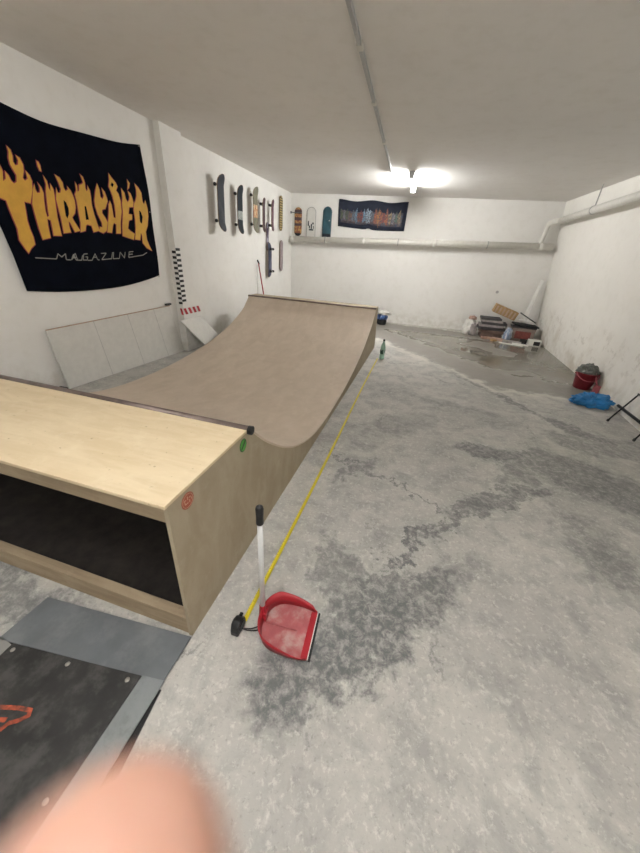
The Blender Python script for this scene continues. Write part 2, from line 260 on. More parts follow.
class B:
    """collects shapes for ONE mesh"""
    def __init__(s): s.v = []; s.f = []
    def add(s, v, f):
        k = len(s.v); s.v += [tuple(x) for x in v]; s.f += [tuple(i + k for i in q) for q in f]; return s
    def box(s, lo, hi, mtx=None):
        x0, y0, z0 = lo; x1, y1, z1 = hi
        v = [Vector(p) for p in ((x0, y0, z0), (x1, y0, z0), (x1, y1, z0), (x0, y1, z0), (x0, y0, z1), (x1, y0, z1), (x1, y1, z1), (x0, y1, z1))]
        if mtx is not None: v = [mtx @ p for p in v]
        return s.add(v, [(0, 3, 2, 1), (4, 5, 6, 7), (0, 1, 5, 4), (1, 2, 6, 5), (2, 3, 7, 6), (3, 0, 4, 7)])
    def tube(s, pts, r, n=12, cap=True, flat=None):
        pts = [Vector(p) for p in pts]; k = len(pts); v = []; f = []
        rr = r if isinstance(r, (list, tuple)) else [r] * k
        up = None
        for i, p in enumerate(pts):
            d = (pts[min(i + 1, k - 1)] - pts[max(i - 1, 0)]).normalized()
            if up is None: up = Vector((0, 0, 1)) if abs(d.z) < .9 else Vector((1, 0, 0))
            a = d.cross(up).normalized(); b = a.cross(d).normalized(); up = b
            for j in range(n):
                t = 2 * PI * j / n; v.append(p + (a * math.cos(t) + b * math.sin(t) * (flat or 1)) * rr[i])
        for i in range(k - 1):
            for j in range(n):
                f.append((i * n + j, i * n + (j + 1) % n, (i + 1) * n + (j + 1) % n, (i + 1) * n + j))
        if cap: f.append(tuple(range(n))[::-1]); f.append(tuple((k - 1) * n + j for j in range(n)))
        return s.add(v, f)
    def lathe(s, prof, n=24, c=(0, 0, 0)):
        v = []; f = []
        for (r, z) in prof:
            for j in range(n):
                t = 2 * PI * j / n; v.append((c[0] + r * math.cos(t), c[1] + r * math.sin(t), c[2] + z))
        for i in range(len(prof) - 1):
            for j in range(n): f.append((i * n + j, i * n + (j + 1) % n, (i + 1) * n + (j + 1) % n, (i + 1) * n + j))
        return s.add(v, f)
    def prism(s, poly, lo, hi, ax=0):
        """poly extruded along an axis; poly coordinates are the two remaining axes in order"""
        def P(a, b, h): return {0: (h, a, b), 1: (a, h, b), 2: (a, b, h)}[ax]
        n = len(poly); v = [P(a, b, lo) for a, b in poly] + [P(a, b, hi) for a, b in poly]
        f = [tuple(range(n)), tuple(range(n, 2 * n))] + [(i, (i + 1) % n, n + (i + 1) % n, n + i) for i in range(n)]
        return s.add(v, f)
    def ob(s, name, m, parent=None, **kw): return link_mesh(name, s.v, s.f, m, parent, **kw)

def label(o, text, cat, group=None, kind=None):
    o['label'] = text; o['category'] = cat
    if group: o['group'] = group
    if kind: o['kind'] = kind
    return o
def thing(name, text, cat, loc=(0, 0, 0), rot=(0, 0, 0), group=None):
    o = bpy.data.objects.new(name, None); COL.objects.link(o); o.location = loc; o.rotation_euler = rot; o.empty_display_size = .1
    return label(o, text, cat, group)
def struct(o, text, cat): return label(o, text, cat, kind='structure')
def catmull(pts, n=8):
    out = []
    P = [pts[0]] + list(pts) + [pts[-1]]
    for i in range(1, len(P) - 2):
        for k in range(n):
            t = k / n; a, b, c, d = P[i - 1], P[i], P[i + 1], P[i + 2]
            out.append(tuple(.5 * ((2 * b[j]) + (-a[j] + c[j]) * t + (2 * a[j] - 5 * b[j] + 4 * c[j] - d[j]) * t * t + (-a[j] + 3 * b[j] - 3 * c[j] + d[j]) * t ** 3) for j in range(len(b))))
    out.append(tuple(pts[-1])); return out

# ------------------------------------------------------------------ camera
F_PX = 324.985
cam = bpy.data.cameras.new('camera'); co = bpy.data.objects.new('camera', cam); COL.objects.link(co)
cam.sensor_fit = 'HORIZONTAL'; cam.sensor_width = 36; cam.lens = 36 * F_PX / 640
pit, yaw, rol = R(28.012), R(13.565), R(-4.070)
fw = Vector((-math.sin(yaw) * math.cos(pit), math.cos(yaw) * math.cos(pit), -math.sin(pit)))
rt = Vector((math.cos(yaw), math.sin(yaw), 0)); dn = fw.cross(rt)
cr, sr = math.cos(rol), math.sin(rol)
rt, dn = cr * rt + sr * dn, -sr * rt + cr * dn
co.matrix_world = Matrix(((rt.x, -dn.x, -fw.x, 0), (rt.y, -dn.y, -fw.y, 0), (rt.z, -dn.z, -fw.z, 1.6), (0, 0, 0, 1)))
cam.clip_start = .004; cam.clip_end = 60
cam.dof.use_dof = True; cam.dof.focus_distance = 2.6; cam.dof.aperture_fstop = 5.0
S.camera = co

# ------------------------------------------------------------------ room shell
H = 2.905; YF = -3.0; YBT = 9.527; YBB = 9.70
def lerp(a, b, t): return a + (b - a) * t
def interp(tab, y):
    for (y0, x0), (y1, x1) in zip(tab, tab[1:]):
        if y <= y1: return lerp(x0, x1, (y - y0) / (y1 - y0))
    return tab[-1][1]
LB = [(-3, -3.90), (2.7, -3.765), (4.72, -3.63), (7.5, -3.52), (9.7, -3.49)]       # foot of the left wall
RB = [(-3, 2.42), (4.3, 2.815), (5.34, 2.896), (6.55, 3.0), (8.9, 3.12), (9.7, 3.165)]  # foot of the right wall
def left_x(y, z): return lerp(interp(LB, y), -3.486, max(0, min(1, z / H)))
def right_x(y, z): return lerp(interp(RB, y), 2.784 + .033 * (YBT - y), max(0, min(1, z / H)))
def back_y(z): return lerp(YBB, YBT, z / H)
def wall_side(name, fx, sgn, m):
    ys = [-3, -1, 1, 2.7, 3.7, 4.72, 5.34, 6.55, 7.5, 8.9, 9.3, 1e9]; zs = [0, .5, 1, 1.5, 2, 2.5, H]
    v = []; f = []; ny = len(ys); nz = len(zs)
    for s in (0, 1):
        for y in ys:
            for z in zs:
                yy = min(y, back_y(z)); v.append((fx(yy, z) + s * sgn * .12, yy, z))
    k = ny * nz
    for i in range(ny - 1):
        for j in range(nz - 1):
            a = i * nz + j; f.append((a, a + 1, a + nz + 1, a + nz)); f.append((a + k, a + 1 + k, a + nz + 1 + k, a + nz + k))
    return struct(link_mesh(name, v, f, m), None, None)
def struct(o, *_):
    o['kind'] = 'structure'; return o
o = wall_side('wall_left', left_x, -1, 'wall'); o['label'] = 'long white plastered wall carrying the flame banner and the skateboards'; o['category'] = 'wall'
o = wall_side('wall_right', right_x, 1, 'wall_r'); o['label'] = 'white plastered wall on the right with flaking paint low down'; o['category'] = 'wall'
v = []; f = []
for s in (0, .12):
    for x0, x1, z in ((-3.55, 3.25, 0), (-3.55, 3.0, H)):
        v += [(x0, back_y(z) + s, z), (x1, back_y(z) + s, z)]
f = [(0, 1, 3, 2), (4, 5, 7, 6), (0, 1, 5, 4), (2, 3, 7, 6), (0, 2, 6, 4), (1, 3, 7, 5)]
o = struct(link_mesh('wall_back', v, f, 'wall')); o['label'] = 'white far wall with a thick pipe running across it'; o['category'] = 'wall'
o = struct(B().box((-4.1, YF - .12, 0), (3.4, YF, H)).ob('wall_front', 'wall')); o['label'] = 'white wall behind the photographer'; o['category'] = 'wall'
o = struct(B().box((-4.2, YF - .12, -.15), (3.5, 9.85, 0)).ob('floor', 'floor')); o['label'] = 'worn grey concrete floor with dark stains and a shallow puddle at the back'; o['category'] = 'floor'
o = struct(B().box((-4.2, YF - .12, H), (3.5, 9.85, H + .15)).ob('ceiling', 'ceiling')); o['label'] = 'off-white plaster ceiling'; o['category'] = 'ceiling'
# pier on the left wall
def pier():
    v = []
    for z in (0, H):
        t = z / H
        xf = lerp(-3.51, -3.40, t); y0 = lerp(4.70, 4.53, t); y1 = lerp(5.2, 4.96, t)
        v += [(left_x(y0, z) - .05, y0, z), (xf, y0, z), (xf, y1, z), (left_x(y1, z) - .05, y1, z)]
    return link_mesh('trim_1', v, [(0, 1, 2, 3), (4, 5, 6, 7), (0, 1, 5, 4), (1, 2, 6, 5), (2, 3, 7, 6), (3, 0, 4, 7)], 'wall')
o = struct(pier()); o['label'] = 'shallow white plastered pier standing out of the left wall'; o['category'] = 'pier'
def pier_x(z): return lerp(-3.51, -3.40, z / H)
def pier_y(z): return lerp(4.70, 4.53, z / H)

# ------------------------------------------------------------------ ramp
TH = R(-1.152); RW = 2.44
ramp = thing('skateboard_ramp', 'low plywood mini half-pipe with brown curved riding surface', 'skate ramp', (-.701, 1, 0), (0, 0, TH))
near_curve = [(.335, .775), (.43, .68), (.584, .549), (.833, .376), (1.088, .247), (1.435, .133), (1.78, .085), (2.2, .074), (2.608, .086), (3.05, .125), (3.491, .185), (3.87, .26), (4.217, .354), (4.50, .455), (4.762, .575), (4.90, .675), (5.035, .785)]
curve = catmull(near_curve, 5)
HP, HF = .775, .79
prof = [(-.29, 0), (-.285, HP)] + [(.335, HP)] + [(a, b) for a, b in curve[1:]] + [(5.34, HF + .002), (5.60, 0)]
for (u0, u1, nm) in ((-.018, 0, 'right'), (-RW, -RW + .018, 'left')):
    o = B().prism(prof, u0, u1, 0).ob('side_panel', 'side', ramp)
# curved riding surface, a sheet 9 mm thick over the dark backing
def sheet(nm, m, c, off, th, u0, u1):
    pts = []
    for i, (a, b) in enumerate(c):
        p0 = c[max(0, i - 1)]; p1 = c[min(len(c) - 1, i + 1)]; d = Vector((p1[0] - p0[0], p1[1] - p0[1])).normalized(); nn = Vector((-d.y, d.x))
        pts.append(((a + nn.x * off, b + nn.y * off), (a + nn.x * (off - th), b + nn.y * (off - th))))
    v = []; f = []; n = len(pts)
    for (t, b) in pts: v += [(u0, t[0], t[1]), (u1, t[0], t[1]), (u1, b[0], b[1]), (u0, b[0], b[1])]
    for i in range(n - 1):
        for j in range(4): f.append((i * 4 + j, i * 4 + (j + 1) % 4, (i + 1) * 4 + (j + 1) % 4, (i + 1) * 4 + j))
    f += [(0, 1, 2, 3), tuple((n - 1) * 4 + j for j in range(4))]
    return link_mesh(nm, v, f, m, ramp)
rs = sheet('riding_surface', 'skin', curve, .012, .012, -RW - .004, .004)
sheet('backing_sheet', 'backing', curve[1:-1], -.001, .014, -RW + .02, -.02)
# decks of the two platforms
B().box((-RW - .003, -.30, HP), (.003, .30, HP + .016)).ob('platform_deck', 'deck', ramp, bevel=.002)
o = B().box((-RW - .003, 5.06, HF), (.003, 5.35, HF + .022)).ob('platform_deck', 'side', ramp, bevel=.002); o['label'] = 'narrow far ledge'
# copings with end caps
for (vv, zz, nm) in ((.325, HP + .004, 'near'), (5.045, HF + .006, 'far')):
    c = B().tube([(-RW - .02, vv, zz), (.002, vv, zz)], .021, 14).ob('coping', 'steel', ramp, smooth=True)
    if nm == 'near':
        B().tube([(.002, vv, zz), (.022, vv, zz)], .024, 14).ob('end_cap', 'black', c)
# front frame and inner lumber
o = B().box((-RW + .018, -.285, .695), (-.018, -.245, HP)).ob('top_rail', 'lumber', ramp, bevel=.002)
o = B().box((-RW + .018, -.285, 0), (-.018, -.238, .112)).ob('bottom_rail', 'lumber', ramp, bevel=.003)
B().box((-RW + .02, -.195, .0), (-.02, .9, .012)).ob('added_dark_floor_sheet', 'backing', ramp)  # sheet added in dark colour to darken the floor inside the ramp
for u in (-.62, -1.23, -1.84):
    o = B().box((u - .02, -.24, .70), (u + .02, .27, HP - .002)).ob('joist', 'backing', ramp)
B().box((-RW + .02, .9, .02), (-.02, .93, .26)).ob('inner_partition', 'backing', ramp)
# sheet seam lines and screw heads on the deck edge
# stickers on the side panel
def disc(r, cx, cy, h0, h1, n=28, sx=1, ax=0): return [(cx + r * sx * math.cos(2 * PI * i / n), cy + r * math.sin(2 * PI * i / n)) for i in range(n)]
M['st_red'] = mat('brick red sticker', '#9c4a32', .5); M['st_green'] = mat('green sticker', '#4f9a3c', .5); M['st_dark'] = mat('dark green print', '#1f4a22', .5); M['st_cream'] = mat('cream print', '#c79a80', .5)
o = B().prism(disc(.036, -.180, .722, 0, 0), .0, .0012, 0).ob('sticker', 'st_red', ramp); o['label'] = 'round brick-red sticker'
b = B()
for i in range(40):
    a0, a1 = 2 * PI * i / 40, 2 * PI * (i + 1) / 40
    b.prism([(-.18 + .031 * math.cos(a0), .722 + .031 * math.sin(a0)), (-.18 + .031 * math.cos(a1), .722 + .031 * math.sin(a1)), (-.18 + .029 * math.cos(a1), .722 + .029 * math.sin(a1)), (-.18 + .029 * math.cos(a0), .722 + .029 * math.sin(a0))], .0012, .0018, 0)
for (a, c, w, h) in ((-.196, .731, .012, .004), (-.180, .733, .004, .016), (-.166, .731, .012, .004), (-.188, .712, .018, .004), (-.170, .714, .004, .014), (-.198, .72, .004, .012), (-.158, .72, .004, .010)):
    b.prism([(a - w / 2, c - h / 2), (a + w / 2, c - h / 2), (a + w / 2, c + h / 2), (a - w / 2, c + h / 2)], .0012, .0018, 0)
b.ob('sticker_print', 'st_cream', o)
o = B().prism(disc(.036, .262, .722, 0, 0, sx=.95), .0, .0012, 0).ob('sticker', 'st_dark', ramp); o['label'] = 'oval green sticker'
g = B().prism(disc(.031, .262, .722, 0, 0, sx=.93), .0012, .0018, 0).ob('sticker_face', 'st_green', o)
B().prism([(.238, .706), (.246, .700), (.287, .738), (.279, .745)], .0018, .0024, 0).ob('sticker_bar', 'st_dark', o)

# ------------------------------------------------------------------ floor pads in front of the ramp
pad = thing('skate_pad', 'low floor pad of grey sheets around a scuffed black board', 'floor pad', (-1.1, .2, 0))
PX, PY = 1.1, -.2
def padbox(nm, m, x0, x1, y0, y1, z0, z1, **k):
    return B().box((x0 + PX, y0 + PY, z0), (x1 + PX, y1 + PY, z1)).ob(nm, m, pad, **k)
padbox('base_board', 'rubber', -2.3, -.72, -1.1, .38, 0, .012)
link_mesh('top_sheet', [(p[0] + PX, p[1] + PY, z) for z in (.012, .017) for p in ((-1.492, .440), (-.706, .512), (-.702, .698), (-1.478, .652))],
          [(0, 1, 2, 3), (4, 5, 6, 7), (0, 1, 5, 4), (1, 2, 6, 5), (2, 3, 7, 6), (3, 0, 4, 7)], 'grey_sheet', pad, bevel=.001)
bs = padbox('base_board', 'rubber', -1.44, -.73, .42, .64, 0, .012)
B().prism([(-.80 + PX, -1.1 - .0 + .0), (-.63 + PX, -1.1), (-.655 + PX, .10 + PY), (-.685 + PX, .36 + PY), (-.70 + PX, .49 + PY), (-.80 + PX, .45 + PY)], 0, .006, 2).ob('gap_shade', 'rubber', pad)  # black wedge standing in for the shade under the lifted strip
link_mesh('edge_strip', [(p[0] + PX, p[1] + PY, p[2] + z) for z in (0, .006) for p in ((-.80, -1.1, .026), (-.705, -1.1, .034), (-.703, .516, .012), (-.80, .506, .012))],
          [(0, 1, 2, 3), (4, 5, 6, 7), (0, 1, 5, 4), (1, 2, 6, 5), (2, 3, 7, 6), (3, 0, 4, 7)], 'grey_strip', pad)
link_mesh('edge_strip', [(p[0] + PX, p[1] + PY, z) for z in (.012, .017) for p in ((-2.3, -1.1), (-1.43, -1.1), (-1.415, .44), (-1.49, .45), (-2.3, .40))],
          [(0, 1, 2, 3, 4), (5, 6, 7, 8, 9), (0, 1, 6, 5), (1, 2, 7, 6), (2, 3, 8, 7), (3, 4, 9, 8), (4, 0, 5, 9)], 'grey_pale', pad)
bb = link_mesh('black_board', [(p[0] + PX, p[1] + PY, z) for z in (.012, .020) for p in ((-1.425, -1.1), (-.802, -1.1), (-.802, .503), (-1.41, .445))],
          [(0, 1, 2, 3), (4, 5, 6, 7), (0, 1, 5, 4), (1, 2, 6, 5), (2, 3, 7, 6), (3, 0, 4, 7)], 'matblack', pad)
for (x, y) in ((-1.385, .425), (-1.12, .45), (-.845, .475), (-.835, .13), (-.83, -.25)):
    B().lathe([(0, .003), (.007, .003), (.0095, 0)], 14, (x + PX, y + PY, .020)).ob('washer', 'screw', bb, smooth=True)
def ribbon(pts, w, z):
    b = B()
    for k, ((x0, y0), (x1, y1)) in enumerate(zip(pts, pts[1:])):
        z += .00015
        d = Vector((x1 - x0, y1 - y0)).normalized(); nn = Vector((-d.y, d.x)) * w / 2; e = d * w * .3
        b.prism([(x0 - e.x + nn.x, y0 - e.y + nn.y), (x0 - e.x - nn.x, y0 - e.y - nn.y), (x1 + e.x - nn.x, y1 + e.y - nn.y), (x1 + e.x + nn.x, y1 + e.y + nn.y)], z, z + .0008, 2)
    return b
PAINT = [[(-1.30, .185), (-1.235, .262), (-1.19, .274), (-1.155, .283), (-1.108, .290), (-1.098, .276), (-1.118, .255), (-1.142, .240), (-1.150, .220), (-1.175, .205), (-1.20, .185), (-1.26, .15), (-1.33, .12)],
         [(-1.32, .235), (-1.24, .232), (-1.19, .236), (-1.165, .243)], [(-1.32, .195), (-1.26, .205), (-1.225, .21), (-1.20, .203), (-1.215, .195), (-1.27, .18)]]
b = B()
for p in PAINT:
    q = ribbon([(x + PX, y + PY) for x, y in p], .014, .0202); b.add(q.v, q.f)
b.ob('painted_mark', 'orange_paint', bb)

# ------------------------------------------------------------------ banner on the left wall
def cloth_dx(y, z):
    return .022 + .006 * math.sin(y * 7 + z * 3) + .004 * math.sin(z * 9 - y * 4) + .010 * max(0, (1.35 - z)) * (1 + math.sin(y * 11))
BY, BZ = 3.3, 1.8
def inpoly(p, poly):
    x, y = p; c = False; n = len(poly)
    for i in range(n):
        x0, y0 = poly[i]; x1, y1 = poly[i - 1]
        if (y0 > y) != (y1 > y) and x < (x1 - x0) * (y - y0) / (y1 - y0) + x0: c = not c
    return c
def sheet_from(name, m, outer, holes, off, parent, step=.05, th=0):
    pts = []; edges = []
    for loop in [outer] + holes:
        k = len(pts); n = len(loop); pts += [Vector(p) for p in loop]; edges += [(k + i, k + (i + 1) % n) for i in range(n)]
    ys = [p[0] for p in outer]; zs = [p[1] for p in outer]
    y = min(ys)
    while y < max(ys):
        z = min(zs)
        while z < max(zs):
            p = (y + 1e-4, z + 1e-4)
            if inpoly(p, outer) and not any(inpoly(p, h) for h in holes): pts.append(Vector(p))
            z += step
        y += step
    vs, es, fs, *_ = delaunay_2d_cdt(pts, edges, [], 0, 1e-6)
    keep = []
    for t in fs:
        c = sum((vs[i] for i in t), Vector((0, 0))) / len(t)
        if inpoly(c, outer) and not any(inpoly(c, h) for h in holes): keep.append(tuple(t))
    V = [(left_x(p.x, p.y) + cloth_dx(p.x, p.y) + off - left_x(BY, BZ), p.x - BY, p.y - BZ) for p in vs]
    return V, keep
ban = thing('wall_banner', 'black cloth banner with flaming yellow THRASHER lettering on the left wall', 'banner', (left_x(BY, BZ), BY, BZ))
# sagging outline, refined
OUT = catmull(BANNER[:5], 4)[:-1] + catmull(BANNER[4:9], 4)[:-1] + catmull(BANNER[8:13], 4)[:-1] + [BANNER[12], BANNER[13], BANNER[14], (2.36, 1.95), (2.33, 2.25), (2.32, 2.56), (2.5, 2.535)]
V, Fk = sheet_from('cloth', 'cloth', OUT, [], 0, ban)
link_mesh('cloth', V, Fk, 'cloth', ban, smooth=True, solid=.0015)
def inflate(poly, d):
    n = len(poly); A = sum(poly[i - 1][0] * poly[i][1] - poly[i][0] * poly[i - 1][1] for i in range(n)); sg = 1 if A > 0 else -1
    out = []
    for i in range(n):
        a, b, c = Vector(poly[i - 1]), Vector(poly[i]), Vector(poly[(i + 1) % n])
        e1 = (b - a).normalized(); e2 = (c - b).normalized(); n1 = Vector((e1.y, -e1.x)) * sg; n2 = Vector((e2.y, -e2.x)) * sg
        nn = (n1 + n2); nn = nn.normalized() if nn.length > .2 else n1
        out.append(tuple(b + nn * d))
    return out
for (outer, holes) in LETTERS:
    V, Fk = sheet_from('x', '', inflate(outer, .009), [], .0025, ban)
    ol = link_mesh('letter_outline', V, Fk, 'flame_edge', ban)
    V, Fk = sheet_from('x', '', outer, holes, .0045, ban)
    link_mesh('letter_face', V, Fk, 'flame', ol)
    if holes:
        hv = []; hf = []
        for hh in holes:
            V, Fk = sheet_from('x', '', hh, [], .004, ban); k = len(hv); hv += V; hf += [tuple(i + k for i in q) for q in Fk]
        link_mesh('letter_counter', hv, hf, 'cloth', ol)
b = B()
for st in STROKES:
    for p0, p1 in zip(st, st[1:]):
        p0, p1 = Vector(p0), Vector(p1); d = (p1 - p0).normalized(); nn = Vector((-d.y, d.x)) * .0045; L = (p1 - p0).length; k = max(1, int(L / .05))
        for i in range(k):
            a = p0 + (p1 - p0) * i / k; c = p0 + (p1 - p0) * (i + 1) / k
            q = [a + nn, a - nn, c - nn, c + nn]
            b.add([(left_x(s.x, s.y) + cloth_dx(s.x, s.y) + .003 - left_x(BY, BZ), s.x - BY, s.y - BZ) for s in q], [(0, 1, 2, 3)])
b.ob('magazine_line', 'print_grey', ban)
for p in (BANNER[4], BANNER[8], (2.34, 2.545), (BANNER[6][0] - .01, BANNER[6][1])):
    y, z = p[0] - .015, p[1] - .015
    B().lathe([(0, .006), (.006, .004), (.008, 0)], 10).ob('pin', 'screw', ban, loc=(left_x(y, z) + cloth_dx(y, z) + .001 - left_x(BY, BZ), y - BY, z - BZ), rot=(0, PI / 2, 0))

# ------------------------------------------------------------------ tapestry on the far wall
tp = thing('wall_tapestry', 'dark navy cloth with a crowded figure scene on the far wall', 'tapestry', (-1.37, 9.53, 2.52))
def tap_pt(s, t, off=0):
    x = lerp(-2.225 + .02 * (1 - t), -.52 - .01 * (1 - t), s)
    top = 2.815 - .035 * math.sin(PI * s * 2) ** 2 - .012 * s; bot = lerp(2.245, 2.205, s) + (.03 if False else .0) - .03 * math.sin(PI * s) + .03 * math.exp(-((s - .47) / .04) ** 2)
    z = lerp(bot, top, t); y = back_y(z) - .018 - .006 * math.sin(s * 14) - off
    return (x + 1.37, y - 9.53, z - 2.52)
def tap_patch(name, m, s0, s1, t0, t1, off, n, mm, parent, shape=None):
    v = []; f = []
    for i in range(n + 1):
        for j in range(mm + 1):
            v.append(tap_pt(lerp(s0, s1, i / n), lerp(t0, t1, j / mm), off))
    for i in range(n):
        for j in range(mm): a = i * (mm + 1) + j; f.append((a, a + 1, a + mm + 2, a + mm + 1))
    return link_mesh(name, v, f, m, parent, smooth=True, solid=.001)
M['navy'] = mat('navy cloth', '#1f2638', .8, var=.2, scale=5); M['navy_edge'] = mat('dark navy hem', '#14161f', .8)
tap_patch('cloth', 'navy', 0, 1, 0, 1, 0, 40, 6, tp)
M['fig0'] = graphic_material('muddled ground print', ('#2a3040', '#4a4650', '#6a5a58', '#38506a'), 22, (1, 1, 1))
tap_patch('scene_print', 'fig0', .04, .95, .16, .62, .002, 40, 4, tp)
cols = ['#8a8a92', '#7c6050', '#5f6a4a', '#8c4f3c', '#7090a8', '#9fb4c4', '#a8603c', '#b07840', '#8a3e38', '#6f7d8c', '#a08c6c', '#5a7468']
for i, c in enumerate(cols): M['fg%d' % i] = graphic_material('figure print %d' % i, (c, '#3a3a44', c), 40, (1, 1, 1))
fx = [(.05, 2), (.09, 0), (.13, 2), (.18, 1), (.23, 9), (.27, 4), (.31, 3), (.35, 8), (.39, 4), (.43, 5), (.47, 5), (.51, 9), (.56, 6), (.60, 7), (.64, 6), (.68, 8), (.72, 6), (.77, 10), (.82, 0), (.86, 11), (.90, 10)]
def blob_fig(s, c, h, w):
    v = [tap_pt(s, .45, .004)]; n = 16; f = []
    for i in range(n):
        a = 2 * PI * i / n; r = 1 + .22 * math.sin(3 * a + s * 40) + .15 * math.sin(7 * a + s * 90) ; v.append(tap_pt(s + w * r * math.cos(a), .45 + h * r * math.sin(a), .004))
    return v, [(0, 1 + i, 1 + (i + 1) % n) for i in range(n)]
for s, c in fx:
    hh = .26 if c in (5, 4, 7, 6) else .19; v, f = blob_fig(s, c, hh + rnd.uniform(-.03, .05), .023)
    link_mesh('figure_print', v, f, 'fg%d' % c, tp)

# ------------------------------------------------------------------ skateboards
def deck_mesh(L, W, th=.011, kick=.05, nose=.16, conc=.006, square_end=False):
    nl, nw = 28, 8; v = []; f = []
    for k in range(2):
        for i in range(nl + 1):
            s = -.5 + i / nl; z = s * L
            e = (abs(s) - (.5 - .5 * W / L)) / (.5 * W / L)
            hw = W / 2 if e <= 0 else W / 2 * math.sqrt(max(.0, 1 - min(1, e) ** 2)) ** .9
            if square_end and s < 0: hw = W / 2
            hw = max(hw, W * .10)
            kk = max(0, abs(z) - (L / 2 - nose)) / nose; x = kick * kk ** 1.5
            for j in range(nw + 1):
                q = -1 + 2 * j / nw
                v.append((x + conc * q * q + (0 if k else -th), q * hw, z))
    st = (nl + 1) * (nw + 1)
    for i in range(nl):
        for j in range(nw):
            a = i * (nw + 1) + j; f.append((a, a + 1, a + nw + 2, a + nw + 1)); f.append((st + a, st + a + nw + 1, st + a + nw + 2, st + a + 1))
    for i in range(nl):
        for j in (0, nw):
            a = i * (nw + 1) + j; f.append((a, a + nw + 1, st + a + nw + 1, st + a))
    for i in (0, nl):
        for j in range(nw):
            a = i * (nw + 1) + j; f.append((a, a + 1, st + a + 1, st + a))
    return v, f
def face_mesh(L, W, s0, s1, kick, nose, conc, side, off=.0012):
    nl, nw = 24, 6; v = []; f = []
    for i in range(nl + 1):
        s = lerp(s0, s1, i / nl); z = s * L; e = (abs(s) - (.5 - .5 * W / L)) / (.5 * W / L)
        hw = (W / 2 if e <= 0 else W / 2 * math.sqrt(max(.0, 1 - min(1, e) ** 2)) ** .9); hw = max(hw, W * .10) - .001
        kk = max(0, abs(z) - (L / 2 - nose)) / nose; x = kick * kk ** 1.5
        for j in range(nw + 1):
            q = -1 + 2 * j / nw; v.append((x + conc * q * q + (off if side > 0 else -.011 - off), q * hw, z))
    for i in range(nl):
        for j in range(nw): a = i * (nw + 1) + j; f.append((a, a + 1, a + nw + 2, a + nw + 1))
    return v, f
def skateboard(text, loc, rot, L, W, face, wood='edge', trucks=True, kick=.045, wheel='wheel', bands=(), flip=False, cat='skateboard', grp=None, side=1, nose=.15, name='skateboard', truck_at=.30, square=False):
    t = thing(name, text, cat, loc, rot, grp)
    v, f = deck_mesh(L, W, .011, kick, nose, .005, square); dk = link_mesh('deck', v, f, wood, t, smooth=False)
    v, f = face_mesh(L, W, -.495, .495, kick, nose, .005, side); link_mesh('grip_tape' if side > 0 and trucks else 'deck_graphic', v, f, face, t, smooth=True, solid=.0008)
    for (s0, s1, m) in bands:
        v, f = face_mesh(L, W, s0, s1, kick, nose, .005, side, .002); link_mesh('graphic_band', v, f, m, t, smooth=True, solid=.0006)
    if trucks:
        for sg in (-1, 1):
            z = sg * L * truck_at
            tr = B().box((-.018, -.028, z - .04), (-.011, .028, z + .04)).tube([(-.018, 0, z), (-.05, 0, z + sg * .012)], [.02, .014], 10)
            tr.tube([(-.055, -W * .42, z + sg * .012), (-.055, W * .42, z + sg * .012)], .009, 10)
            to = tr.ob('truck', 'truck_metal', t)
            for sy in (-1, 1):
                B().tube([(-.055, sy * (W * .42 - .032), z + sg * .012), (-.055, sy * (W * .42 - .028), z + sg * .012), (-.055, sy * (W * .42 - .004), z + sg * .012), (-.055, sy * W * .42, z + sg * .012)], [.022, .026, .026, .022], 16).ob('wheel', wheel, to, smooth=True)
    return t
M['grip'] = mat('charcoal grip tape', '#3d3f46', .85, var=.15, scale=60, bump=.3, dirt='#5a5c62', dirt_amt=.5)
M['grip_dark'] = mat('blue black grip tape', '#2b3138', .85, var=.15, scale=60, bump=.3)
M['band_grey'] = graphic_material('grey band print', ('#a8aca8', '#8a908c', '#c0c2bc'), 30)
M['band_tan'] = graphic_material('tan patch print', ('#c9a884', '#b0724a', '#d8c4a0'), 26)
M['grip_olive'] = mat('grey green deck face', '#7c7a68', .75, var=.15)
M['plum'] = mat('faded plum deck', '#574448', .7, var=.15); M['plum2'] = mat('pink plum deck', '#63424e', .7, var=.15)
M['tan_stripe'] = stripe_material('tan deck with dark bars', ('#5b5340', '#b9a26c'), 20)
M['mauve'] = graphic_material('mauve grey print', ('#9a8688', '#84757c', '#ab9c9a'), 14)
M['lilac'] = graphic_material('purple and white print', ('#cfcdd4', '#4a3a50', '#a9a5b4'), 5, (1, 1, .8))
M['bluewhite2'] = graphic_material('midnight blue print', ('#15171f', '#2a3350', '#5c6078'), 6, (1, 1, .6))
M['pads'] = graphic_material('brown figure print', ('#a8794c', '#8a5040', '#c29a60'), 16, (1, 1, .7))
WL = lambda y, z, d: left_x(y, z) + d
G1 = 'skateboards hung in a row on the left wall'
def hang(text, y, z, d, **k):
    tilt = math.atan2(left_x(y, z + .3) - left_x(y, z - .3), .6)
    return skateboard(text, (WL(y, z, d), y, z), (0, tilt, 0), **k)
hang('worn charcoal skateboard, largest and nearest of the row on the left wall', 5.84, 2.225, .135, L=.80, W=.205, face='grip', kick=.055, grp=G1)
hang('black skateboard with a pale grey band across its lower half, on the left wall', 6.52, 2.21, .12, L=.76, W=.195, face='grip_dark', kick=.045, bands=((-.20, -.02, 'band_grey'),), grp=G1)
hang('grey-green skateboard with a tan printed patch in the middle, on the left wall', 7.16, 2.275, .12, L=.78, W=.20, face='grip_olive', kick=.045, bands=((-.16, .12, 'band_tan'),), grp=G1)
hang('slim brownish plum cruiser board hung right of the tan-patched skateboard', 7.58, 2.235, .11, L=.62, W=.11, face='plum', kick=.02, grp=G1)
hang('slim pinkish plum cruiser board hung above the purple and white deck', 8.05, 2.275, .11, L=.60, W=.11, face='plum2', kick=.02, grp=G1)
